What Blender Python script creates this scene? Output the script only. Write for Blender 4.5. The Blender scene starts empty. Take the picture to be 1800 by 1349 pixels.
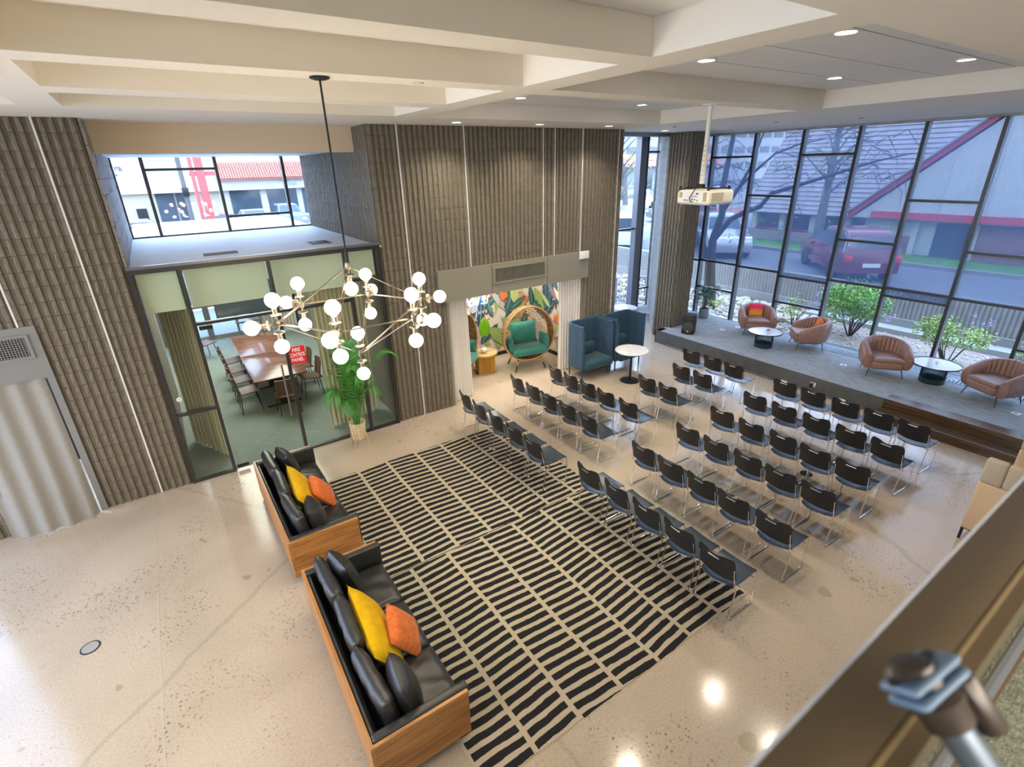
import bpy, math, random
from mathutils import Vector, Matrix
random.seed(7)
PI = math.pi
C = bpy.context.scene.collection
SC = bpy.context.scene
# ------------------------------------------------------------------ camera
cam = bpy.data.cameras.new('camera'); camo = bpy.data.objects.new('camera', cam); C.objects.link(camo)
cx = Vector((0.8273531, -0.5611997, -0.0232751)); cy = -Vector((-0.2392554, -0.3146275, -0.9185676)); cz = -Vector((0.5081769, 0.7655484, -0.3945781))
camo.matrix_world = Matrix(((cx.x, cy.x, cz.x, 0), (cx.y, cy.y, cz.y, 0), (cx.z, cy.z, cz.z, 4.7), (0, 0, 0, 1)))
cam.sensor_width = 36; cam.lens = 17.854; cam.clip_start = 0.02; cam.clip_end = 300
cam.dof.use_dof = True; cam.dof.focus_distance = 8.0; cam.dof.aperture_fstop = 2.0
SC.camera = camo
# ------------------------------------------------------------------ world, sun, exposure
SC.view_settings.view_transform = 'Standard'; SC.view_settings.look = 'None'; SC.view_settings.gamma = 1
SC.view_settings.use_curve_mapping = False; SC.view_settings.exposure = 0.82
SC.cycles.use_denoising = True; SC.cycles.max_bounces = 10; SC.cycles.transparent_max_bounces = 24
SC.cycles.caustics_reflective = False; SC.cycles.caustics_refractive = False
SC.cycles.sample_clamp_indirect = 6
W = bpy.data.worlds.new('sky'); SC.world = W; W.use_nodes = True
wn = W.node_tree.nodes; wl = W.node_tree.links
bg = wn['Background']
tc = wn.new('ShaderNodeTexCoord'); sp = wn.new('ShaderNodeSeparateXYZ'); rp = wn.new('ShaderNodeValToRGB')
wl.new(tc.outputs['Generated'], sp.inputs[0]); wl.new(sp.outputs['Z'], rp.inputs[0]); wl.new(rp.outputs[0], bg.inputs[0])
rp.color_ramp.elements[0].color = (0.86, 0.92, 1.0, 1); rp.color_ramp.elements[1].color = (0.42, 0.62, 1.0, 1)
bg.inputs[1].default_value = 6.3
sun = bpy.data.lights.new('sun', 'SUN'); sun.energy = 2.0; sun.angle = 0.35; sun.color = (1, 0.96, 0.9)
so = bpy.data.objects.new('sun', sun); C.objects.link(so); so.rotation_euler = (math.radians(28), math.radians(-12), 0)
def area(name, loc, rot, sx, sy, e, col, portal=False):
    l = bpy.data.lights.new(name, 'AREA'); l.shape = 'RECTANGLE'; l.size = sx; l.size_y = sy; l.energy = e; l.color = col
    o = bpy.data.objects.new(name, l); C.objects.link(o); o.location = loc; o.rotation_euler = rot
    if portal: l.cycles.is_portal = True
    return o
# daylight arriving at the window openings (portals only guide sky sampling)
area('portal_right', (13.62, 3.3, 2.8), (0, PI/2, 0), 5.2, 13.4, 1, (1, 1, 1), True)
area('portal_left', (-9.1, 1.5, 2.7), (0, -PI/2, 0), 5.2, 14.5, 1, (1, 1, 1), True)
area('portal_back', (-5.6, 9.3, 2.7), (-PI/2, 0, 0), 5.0, 5.2, 1, (1, 1, 1), True)
area('portal_clerestory', (1.35, 13.7, 4.3), (-PI/2, 0, 0), 3.8, 1.7, 1, (1, 1, 1), True)
# warm fill lights added over mezzanine and lounge for brightness; lamp over meeting table
area('fill_light_mezzanine', (2.0, -2.6, 5.3), (0, 0, 0), 7.0, 1.6, 520, (1, 0.88, 0.73))
area('fill_light_lounge', (-5.5, 1.5, 5.3), (0, 0, 0), 3.0, 5.0, 320, (1, 0.88, 0.73))
area('ceiling_panel_meeting', (1.3, 13.5, 3.3), (0, 0, 0), 2.0, 5.0, 150, (1, 0.95, 0.85))

# ------------------------------------------------------------------ materials
MATS = {}
def mat(name, col, rough=0.5, metal=0.0, bump=0.0, bscale=40, var=0.0, vscale=6, spec=0.5, emit=None, estr=0, coat=0, sheen=0, alpha=1, stretch=None):
    if name in MATS: return MATS[name]
    m = bpy.data.materials.new(name); m.use_nodes = True; MATS[name] = m
    n = m.node_tree.nodes; l = m.node_tree.links; b = n['Principled BSDF']
    b.inputs['Base Color'].default_value = (*col, 1); b.inputs['Roughness'].default_value = rough; b.inputs['Metallic'].default_value = metal
    b.inputs['Specular IOR Level'].default_value = spec; b.inputs['Coat Weight'].default_value = coat; b.inputs['Sheen Weight'].default_value = sheen
    b.inputs['Alpha'].default_value = alpha
    if emit: b.inputs['Emission Color'].default_value = (*emit, 1); b.inputs['Emission Strength'].default_value = estr
    t = n.new('ShaderNodeTexCoord'); src = t.outputs['Object']
    if stretch:
        mp = n.new('ShaderNodeMapping'); mp.inputs['Scale'].default_value = stretch; l.new(src, mp.inputs[0]); src = mp.outputs[0]
    if var:
        nz = n.new('ShaderNodeTexNoise'); nz.inputs['Scale'].default_value = vscale; nz.inputs['Detail'].default_value = 5; l.new(src, nz.inputs['Vector'])
        r = n.new('ShaderNodeValToRGB'); l.new(nz.outputs['Fac'], r.inputs[0])
        r.color_ramp.elements[0].position = 0.3; r.color_ramp.elements[1].position = 0.7
        r.color_ramp.elements[0].color = (*[max(0, c*(1-var)) for c in col], 1); r.color_ramp.elements[1].color = (*[min(1, c*(1+var)) for c in col], 1)
        l.new(r.outputs[0], b.inputs['Base Color'])
    if bump:
        nz = n.new('ShaderNodeTexNoise'); nz.inputs['Scale'].default_value = bscale; nz.inputs['Detail'].default_value = 4; l.new(src, nz.inputs['Vector'])
        bp = n.new('ShaderNodeBump'); bp.inputs['Strength'].default_value = bump; bp.inputs['Distance'].default_value = 0.01; l.new(nz.outputs['Fac'], bp.inputs['Height']); l.new(bp.outputs[0], b.inputs['Normal'])
    return m
def nodes(m): return m.node_tree.nodes, m.node_tree.links, m.node_tree.nodes['Principled BSDF']
def M(n): return MATS[n]

def wood(name, c1, c2, axis=1, rough=0.35, sc=14):
    m = mat(name, c1, rough); n, l, b = nodes(m)
    t = n.new('ShaderNodeTexCoord'); mp = n.new('ShaderNodeMapping'); s = [sc, sc, sc]; s[axis] = sc*0.07; mp.inputs['Scale'].default_value = s
    nz = n.new('ShaderNodeTexNoise'); nz.inputs['Scale'].default_value = 1.3; nz.inputs['Detail'].default_value = 7; nz.inputs['Distortion'].default_value = 0.5
    r = n.new('ShaderNodeValToRGB'); r.color_ramp.elements[0].position = 0.35; r.color_ramp.elements[1].position = 0.62
    r.color_ramp.elements[0].color = (*c2, 1); r.color_ramp.elements[1].color = (*c1, 1)
    l.new(t.outputs['Object'], mp.inputs[0]); l.new(mp.outputs[0], nz.inputs['Vector']); l.new(nz.outputs['Fac'], r.inputs[0]); l.new(r.outputs[0], b.inputs['Base Color'])
    return m
def glass(name, tint=(1, 1, 1), rough=0.0, base=0.03, ior=1.45):
    m = bpy.data.materials.new(name); m.use_nodes = True; MATS[name] = m
    n = m.node_tree.nodes; l = m.node_tree.links; n.clear()
    o = n.new('ShaderNodeOutputMaterial'); mx = n.new('ShaderNodeMixShader'); tr = n.new('ShaderNodeBsdfTransparent'); gl = n.new('ShaderNodeBsdfGlossy'); fr = n.new('ShaderNodeFresnel')
    tr.inputs[0].default_value = (*tint, 1); gl.inputs['Roughness'].default_value = rough; fr.inputs[0].default_value = ior
    ge = n.new('ShaderNodeNewGeometry'); iv = n.new('ShaderNodeMath'); iv.operation = 'SUBTRACT'; iv.inputs[0].default_value = 1; l.new(ge.outputs['Backfacing'], iv.inputs[1]); mu = n.new('ShaderNodeMath'); mu.operation = 'MULTIPLY'; l.new(fr.outputs[0], mu.inputs[0]); l.new(iv.outputs[0], mu.inputs[1])
    l.new(mu.outputs[0], mx.inputs[0]); l.new(tr.outputs[0], mx.inputs[1]); l.new(gl.outputs[0], mx.inputs[2]); l.new(mx.outputs[0], o.inputs[0])
    return m
def mesh_cloth(name, col, through):       # woven screen: part of the light passes straight through
    m = bpy.data.materials.new(name); m.use_nodes = True; MATS[name] = m
    n = m.node_tree.nodes; l = m.node_tree.links; n.clear()
    o = n.new('ShaderNodeOutputMaterial'); mx = n.new('ShaderNodeMixShader'); tr = n.new('ShaderNodeBsdfTransparent'); d = n.new('ShaderNodeBsdfDiffuse'); ts = n.new('ShaderNodeBsdfTranslucent'); m2 = n.new('ShaderNodeMixShader')
    d.inputs[0].default_value = (*col, 1); ts.inputs[0].default_value = (*col, 1); m2.inputs[0].default_value = 0.5
    l.new(d.outputs[0], m2.inputs[1]); l.new(ts.outputs[0], m2.inputs[2]); mx.inputs[0].default_value = through
    l.new(m2.outputs[0], mx.inputs[1]); l.new(tr.outputs[0], mx.inputs[2]); l.new(mx.outputs[0], o.inputs[0])
    return m
mat('ceiling_paint', (0.84, 0.79, 0.71), 0.75, bump=0.05, bscale=90)
mat('header_paint', (0.72, 0.60, 0.45), 0.75)
mat('ceiling_panel', (0.74, 0.74, 0.73), 0.55)
mat('block_paint', (0.185, 0.160, 0.118), 0.5, bump=1.0, bscale=80, var=0.12, vscale=7, spec=0.45)
mat('block_split', (0.27, 0.26, 0.24), 0.5, bump=1.0, bscale=30, var=0.18, vscale=20, spec=0.6)
mat('mortar', (0.14, 0.12, 0.09), 0.9)
mat('caulk', (0.72, 0.70, 0.67), 0.6)
mat('panel_taupe', (0.25, 0.235, 0.18), 0.5)
mat('panel_grey', (0.23, 0.235, 0.235), 0.45)
mat('dark', (0.012, 0.011, 0.010), 0.6)
mat('frame_black', (0.028, 0.026, 0.028), 0.35, spec=0.6)
mat('frame_bronze', (0.20, 0.21, 0.235), 0.28, 0.5)
mat('chair_black', (0.014, 0.014, 0.016), 0.42, spec=0.5)
mat('seat_black_sky_tint', (0.030, 0.045, 0.068), 0.27, spec=0.9)  # black plastic with the bluish sky reflection put into its base colour
mat('chrome', (0.85, 0.85, 0.87), 0.16, 1.0)
mat('leather_black', (0.022, 0.022, 0.024), 0.36, bump=0.35, bscale=25, spec=0.75)
wood('walnut', (0.56, 0.25, 0.075), (0.33, 0.13, 0.035), 1, 0.35, 16)
wood('walnut_side', (0.56, 0.25, 0.075), (0.30, 0.12, 0.03), 0, 0.35, 16)
wood('oak_yellow', (0.66, 0.40, 0.09), (0.52, 0.29, 0.05), 2, 0.45, 10)
wood('oak_top', (0.62, 0.46, 0.20), (0.48, 0.33, 0.12), 0, 0.45, 10)
wood('step_wood', (0.12, 0.072, 0.040), (0.055, 0.032, 0.018), 1, 0.22, 14)
wood('mtg_wood', (0.20, 0.095, 0.065), (0.12, 0.05, 0.035), 0, 0.12, 10)
wood('light_wood', (0.72, 0.46, 0.24), (0.6, 0.36, 0.17), 2, 0.45, 12)
mat('velvet_yellow', (0.72, 0.42, 0.003), 0.85, spec=0.15, sheen=0.05, bump=0.25, bscale=30, var=0.12, vscale=12)
mat('velvet_orange', (0.70, 0.16, 0.035), 0.8, spec=0.2, sheen=0.15, bump=0.35, bscale=45, var=0.2, vscale=20)
mat('leather_tan', (0.30, 0.165, 0.125), 0.42, bump=0.2, bscale=60, var=0.12, vscale=12, spec=0.6)
mat('leg_black', (0.015, 0.015, 0.016), 0.4)
mat('table_white', (0.78, 0.80, 0.84), 0.12, coat=0.4)
mat('table_blue', (0.02, 0.05, 0.065), 0.3, 0.2)
mat('pod_blue', (0.004, 0.05, 0.11), 0.9, bump=0.15, bscale=220, sheen=0.3)
mat('pod_teal', (0.008, 0.06, 0.09), 0.9, bump=0.15, bscale=220, sheen=0.2)
mat('marble', (0.72, 0.70, 0.68), 0.2, var=0.08, vscale=9)
mat('iron', (0.03, 0.03, 0.034), 0.4, 0.6)
mat('rattan', (0.55, 0.30, 0.11), 0.5, bump=0.8, bscale=70, var=0.35, vscale=30)
mat('teal_cushion', (0.012, 0.18, 0.15), 0.6, bump=0.3, bscale=20, sheen=0.4, var=0.12, vscale=9)
mat('cane_white', (0.80, 0.70, 0.47), 0.5)
mat('curtain_white', (0.80, 0.77, 0.73), 0.85, bump=0.1, bscale=150)
mat('curtain_grey', (0.31, 0.30, 0.275), 0.85, bump=0.25, bscale=180, var=0.06, vscale=30, sheen=0.3)
mat('curtain_cream', (0.70, 0.62, 0.47), 0.85)
mat('palm_green', (0.07, 0.28, 0.045), 0.42, var=0.35, vscale=5)
mat('palm_dark', (0.03, 0.11, 0.06), 0.42, var=0.3, vscale=5)
mat('stem_green', (0.20, 0.34, 0.14), 0.5)
mat('leaf_lime', (0.16, 0.42, 0.01), 0.4)
mat('bark', (0.06, 0.05, 0.045), 0.9, bump=1, bscale=30)
mat('bark_blue', (0.12, 0.12, 0.12), 0.9, bump=1, bscale=30)
mat('pot_steel', (0.32, 0.36, 0.40), 0.35, 0.8)
mat('vase_white', (0.78, 0.75, 0.70), 0.25)
mat('projector_white', (0.83, 0.80, 0.72), 0.4)
mat('vent_tan', (0.42, 0.35, 0.22), 0.6)
mat('plastic_black', (0.02, 0.021, 0.023), 0.5)
mat('mesh_grey', (0.07, 0.075, 0.08), 0.7, bump=0.5, bscale=400)
mat('logo_yellow', (0.85, 0.5, 0.0), 0.5)
mat('brass', (0.30, 0.265, 0.215), 0.38, 0.9)
mat('copper', (0.75, 0.42, 0.30), 0.35, 0.8)
mat('bulb', (1, 0.9, 0.75), 0.3, emit=(1.0, 0.83, 0.58), estr=23)
mat('can_glow', (1, 1, 1), 0.3, emit=(1.0, 0.93, 0.80), estr=16)
mat('white_plastic', (0.82, 0.81, 0.78), 0.4)
mat('sign_red', (0.85, 0.02, 0.03), 0.4)
mat('sign_white', (0.9, 0.9, 0.9), 0.5)
mat('neon', (0.8, 0.95, 1), 0.3, emit=(0.35, 0.70, 1.0), estr=4)
mat('shade_green', (0.74, 0.76, 0.66), 0.8)
mat('carpet_green', (0.10, 0.108, 0.08), 0.95, bump=1, bscale=120, var=0.45, vscale=55)
mat('rail_brown', (0.062, 0.044, 0.024), 0.42)
mat('rail_ochre', (0.12, 0.085, 0.04), 0.45)
mat('rail_edge', (0.30, 0.33, 0.40), 0.4)
mat('pole_blue', (0.16, 0.20, 0.26), 0.28, 0.75)
mat('clamp_dark', (0.028, 0.020, 0.016), 0.35)
mat('clamp_blue', (0.14, 0.21, 0.32), 0.35, 0.3)
mat('beige_fabric', (0.62, 0.44, 0.28), 0.9, bump=0.3, bscale=160, var=0.06, vscale=60)
mat('beige_knit', (0.52, 0.43, 0.31), 0.9, bump=0.5, bscale=120, var=0.18, vscale=90, stretch=(1, 1, 3))
mat('concrete_light', (0.27, 0.265, 0.25), 0.9, bump=0.3, bscale=25, var=0.08, vscale=3)
mat('concrete_sill', (0.40, 0.40, 0.39), 0.8, bump=0.6, bscale=20, var=0.2, vscale=5)
mat('wall_paint', (0.68, 0.65, 0.60), 0.8)
mat('asphalt', (0.17, 0.175, 0.185), 0.9, bump=0.3, bscale=30, var=0.08, vscale=1)
mat('roof_white', (0.86, 0.87, 0.90), 0.6, var=0.03, vscale=2)
mat('pavement', (0.34, 0.34, 0.33), 0.9, var=0.06, vscale=1)
mat('grass', (0.09, 0.24, 0.03), 0.9, bump=1, bscale=40, var=0.4, vscale=6)
mat('gravel', (0.30, 0.24, 0.20), 0.95, bump=1.0, bscale=60, var=0.5, vscale=40)
mat('rock', (0.44, 0.385, 0.29), 0.85, bump=0.5, bscale=20, var=0.25, vscale=6)
mat('shrub', (0.17, 0.33, 0.07), 0.7, var=0.4, vscale=8)
mat('shrub_lime', (0.30, 0.42, 0.09), 0.7, var=0.3, vscale=8)
mat('flower', (0.50, 0.38, 0.70), 0.7)
mat('shingle', (0.33, 0.30, 0.31), 0.85, var=0.15, vscale=4)
mat('trim_red', (0.48, 0.04, 0.05), 0.6)
mat('stucco_grey', (0.45, 0.46, 0.44), 0.85)
mat('stucco_white', (0.50, 0.50, 0.48), 0.85)
mat('stucco_pink', (0.50, 0.37, 0.33), 0.85)
mat('stucco_cream', (0.42, 0.39, 0.29), 0.85)
mat('roof_tile', (0.50, 0.19, 0.13), 0.8, var=0.15, vscale=4)
mat('red_steel', (0.50, 0.10, 0.10), 0.6)
mat('glass_dark', (0.05, 0.07, 0.09), 0.1, spec=0.8)
mat('car_red', (0.17, 0.01, 0.02), 0.25, coat=0.8)
mat('car_silver', (0.45, 0.47, 0.5), 0.25, 0.5, coat=0.8)
mat('car_white', (0.55, 0.55, 0.56), 0.25, coat=0.8)
mat('car_blue', (0.12, 0.16, 0.28), 0.25, coat=0.8)
mat('car_black', (0.03, 0.03, 0.035), 0.25, coat=0.8)
mat('tyre', (0.02, 0.02, 0.02), 0.8)
mat('fence_orange', (0.85, 0.15, 0.05), 0.7)
mat('tail_red', (0.7, 0.02, 0.02), 0.3)
glass('glass_clear'); glass('glass_tinted', (0.70, 0.75, 0.81)); glass('glass_door', (0.93, 0.97, 0.93)); glass('glass_rail', (0.55, 0.68, 0.66))
mesh_cloth('screen_mesh', (0.10, 0.15, 0.27), 0.53)

mat('street_pale', (0.25, 0.25, 0.25), 0.9, var=0.06, vscale=1); mat('stucco_far', (0.33, 0.36, 0.40), 0.85); mat('joint_fill', (0.50, 0.48, 0.39), 0.6)
m = mat('rattan_weave', (0.55, 0.30, 0.11), 0.5); n, l, b = nodes(m); t = n.new('ShaderNodeTexCoord'); vq = n.new('ShaderNodeTexVoronoi'); vq.inputs['Scale'].default_value = 34; l.new(t.outputs['Object'], vq.inputs['Vector']); r = n.new('ShaderNodeValToRGB'); l.new(vq.outputs['Distance'], r.inputs[0]); r.color_ramp.elements[0].position = 0.25; r.color_ramp.elements[0].color = (0.58, 0.34, 0.13, 1); r.color_ramp.elements[1].position = 0.55; r.color_ramp.elements[1].color = (0.16, 0.08, 0.03, 1); l.new(r.outputs[0], b.inputs['Base Color']); bp = n.new('ShaderNodeBump'); bp.invert = True; bp.inputs['Strength'].default_value = 1; bp.inputs['Distance'].default_value = 0.01; l.new(vq.outputs['Distance'], bp.inputs['Height']); l.new(bp.outputs[0], b.inputs['Normal'])
# stage carpet
m = mat('stage_carpet', (0.33, 0.36, 0.38), 0.95, bump=0.5, bscale=150); n, l, b = nodes(m)
t = n.new('ShaderNodeTexCoord'); mp = n.new('ShaderNodeMapping'); mp.inputs['Scale'].default_value = (26, 3.0, 1)
nz = n.new('ShaderNodeTexNoise'); nz.inputs['Scale'].default_value = 2; nz.inputs['Detail'].default_value = 6
r = n.new('ShaderNodeValToRGB'); r.color_ramp.elements[0].position = 0.3; r.color_ramp.elements[1].position = 0.7
r.color_ramp.elements[0].color = (0.20, 0.22, 0.23, 1); r.color_ramp.elements[1].color = (0.40, 0.42, 0.43, 1)
l.new(t.outputs['Object'], mp.inputs[0]); l.new(mp.outputs[0], nz.inputs['Vector']); l.new(nz.outputs['Fac'], r.inputs[0]); l.new(r.outputs[0], b.inputs['Base Color'])
m = mat('meeting_carpet', (0.24, 0.29, 0.27), 0.95, bump=0.5, bscale=150, var=0.15, vscale=7, stretch=(1, 5, 1))
m = mat('stage_edge', (0.095, 0.098, 0.10), 0.5, var=0.15, vscale=5, bump=0.1, bscale=20)

# polished concrete floor
m = mat('polished_concrete', (0.5, 0.4, 0.3), 0.2, spec=0.5); n, l, b = nodes(m)
t = n.new('ShaderNodeTexCoord')
def noise(sc, det=4, dist=0.0):
    q = n.new('ShaderNodeTexNoise'); q.inputs['Scale'].default_value = sc; q.inputs['Detail'].default_value = det; q.inputs['Distortion'].default_value = dist
    l.new(t.outputs['Object'], q.inputs['Vector']); return q
def ramp(src, p0, c0, p1, c1):
    r = n.new('ShaderNodeValToRGB'); r.color_ramp.elements[0].position = p0; r.color_ramp.elements[1].position = p1
    r.color_ramp.elements[0].color = (*c0, 1); r.color_ramp.elements[1].color = (*c1, 1); l.new(src, r.inputs[0]); return r
def mix(fac, a, bcol, mode='MIX'):
    q = n.new('ShaderNodeMixRGB'); q.blend_type = mode
    if isinstance(fac, float): q.inputs[0].default_value = fac
    else: l.new(fac, q.inputs[0])
    for i, v in ((1, a), (2, bcol)):
        if isinstance(v, tuple): q.inputs[i].default_value = (*v, 1)
        else: l.new(v, q.inputs[i])
    return q
base = ramp(noise(0.55, 6, 0.6).outputs['Fac'], 0.3, (0.455, 0.375, 0.295), 0.72, (0.58, 0.49, 0.40))
fine = ramp(noise(45, 3).outputs['Fac'], 0.25, (0.86, 0.84, 0.82), 0.75, (1.08, 1.07, 1.05))
col = mix(1.0, base.outputs[0], fine.outputs[0], 'MULTIPLY')
vo = n.new('ShaderNodeTexVoronoi'); vo.inputs['Scale'].default_value = 24; l.new(t.outputs['Object'], vo.inputs['Vector'])
dots = ramp(vo.outputs['Distance'], 0.20, (0.85, 0.85, 0.85), 0.30, (0, 0, 0))
patch = ramp(noise(0.9, 5, 0.8).outputs['Fac'], 0.49, (0, 0, 0), 0.62, (1, 1, 1))
msk = mix(1.0, dots.outputs[0], patch.outputs[0], 'MULTIPLY')
agg = ramp(vo.outputs['Color'], 0.3, (0.13, 0.11, 0.10), 0.6, (0.36, 0.20, 0.15))
col2 = mix(msk.outputs[0], col.outputs[0], agg.outputs[0])
spot = ramp(noise(2.6, 1).outputs['Fac'], 0.725, (0, 0, 0), 0.735, (0.55, 0.55, 0.55))
col3 = mix(spot.outputs[0], col2.outputs[0], (0.30, 0.26, 0.15))
crk = n.new('ShaderNodeTexVoronoi'); crk.feature = 'DISTANCE_TO_EDGE'; crk.inputs['Scale'].default_value = 0.13
mpn = n.new('ShaderNodeMixRGB'); mpn.inputs[0].default_value = 0.12; l.new(t.outputs['Object'], mpn.inputs[1]); l.new(noise(3, 4).outputs['Color'], mpn.inputs[2]); l.new(mpn.outputs[0], crk.inputs['Vector'])
ck = ramp(crk.outputs['Distance'], 0.0, (0.30, 0.30, 0.30), 0.0006, (0, 0, 0))
col4 = mix(ck.outputs[0], col3.outputs[0], (0.24, 0.19, 0.14)); l.new(col4.outputs[0], b.inputs['Base Color'])
rr = ramp(noise(1.2, 4).outputs['Fac'], 0.3, (0.09, 0.09, 0.09), 0.75, (0.19, 0.19, 0.19)); l.new(rr.outputs[0], b.inputs['Roughness'])

# rug: bars between cream warp lines (print of a flat woven rug)
m = mat('rug_weave', (0.5, 0.4, 0.3), 0.95, spec=0.1); n, l, b = nodes(m); t = n.new('ShaderNodeTexCoord')
def mth(op, a, c=None):
    q = n.new('ShaderNodeMath'); q.operation = op
    for i, v in ((0, a), (1, c)):
        if v is None: continue
        if isinstance(v, (int, float)): q.inputs[i].default_value = v
        else: l.new(v, q.inputs[i])
    return q.outputs[0]
s = n.new('ShaderNodeSeparateXYZ'); l.new(t.outputs['Object'], s.inputs[0])
xw = mth('ADD', s.outputs['X'], mth('MULTIPLY', mth('SUBTRACT', noise(1.6, 2).outputs['Fac'], 0.5), 0.05))
u = mth('DIVIDE', xw, 0.515); cid = mth('FLOOR', u); uf = mth('SUBTRACT', mth('FRACT', u), 0.5)
wn1 = n.new('ShaderNodeTexWhiteNoise'); wn1.noise_dimensions = '1D'; l.new(cid, wn1.inputs['W'])
wob = n.new('ShaderNodeTexNoise'); wob.inputs['Scale'].default_value = 1.0; wob.inputs['Detail'].default_value = 3; mpw = n.new('ShaderNodeMapping'); mpw.inputs['Scale'].default_value = (5, 7, 1)
cmb = n.new('ShaderNodeCombineXYZ'); l.new(mth('ADD', s.outputs['X'], mth('MULTIPLY', cid, 3.7)), cmb.inputs[0]); l.new(s.outputs['Y'], cmb.inputs[1]); l.new(cmb.outputs[0], mpw.inputs[0]); l.new(mpw.outputs[0], wob.inputs['Vector'])
yy = mth('ADD', s.outputs['Y'], mth('MULTIPLY', uf, mth('MULTIPLY', mth('SUBTRACT', wn1.outputs['Value'], 0.5), 0.10)))
v = mth('ADD', mth('ADD', mth('DIVIDE', yy, 0.118), mth('MULTIPLY', wn1.outputs['Value'], 5)), mth('MULTIPLY', mth('SUBTRACT', wob.outputs['Fac'], 0.5), 0.34))
bars = mth('GREATER_THAN', mth('FRACT', v), 0.585)
lines = mth('GREATER_THAN', mth('ABSOLUTE', uf), 0.452)
crm = mth('MAXIMUM', bars, lines)
fz = noise(260, 2)
dk = ramp(fz.outputs['Fac'], 0.3, (0.012, 0.012, 0.014), 0.7, (0.035, 0.034, 0.036)); lt = ramp(fz.outputs['Fac'], 0.3, (0.40, 0.335, 0.24), 0.7, (0.58, 0.50, 0.38))
cc = mix(crm, dk.outputs[0], lt.outputs[0]); l.new(cc.outputs[0], b.inputs['Base Color'])
bp = n.new('ShaderNodeBump'); bp.inputs['Strength'].default_value = 0.6; bp.inputs['Distance'].default_value = 0.006; l.new(fz.outputs['Fac'], bp.inputs['Height']); l.new(bp.outputs[0], b.inputs['Normal'])

# sunset throw pillow: printed gradient red to yellow
m = mat('pillow_ombre', (0.9, 0.2, 0.1), 0.7); n, l, b = nodes(m); t = n.new('ShaderNodeTexCoord'); s = n.new('ShaderNodeSeparateXYZ'); l.new(t.outputs['Object'], s.inputs[0])
r = ramp(mth('ADD', mth('MULTIPLY', s.outputs['Z'], 3.6), 0.5), 0.2, (0.85, 0.42, 0.03), 0.75, (0.80, 0.015, 0.09)); e = r.color_ramp.elements.new(0.5); e.color = (0.9, 0.2, 0.05, 1); l.new(r.outputs[0], b.inputs['Base Color'])

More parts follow.
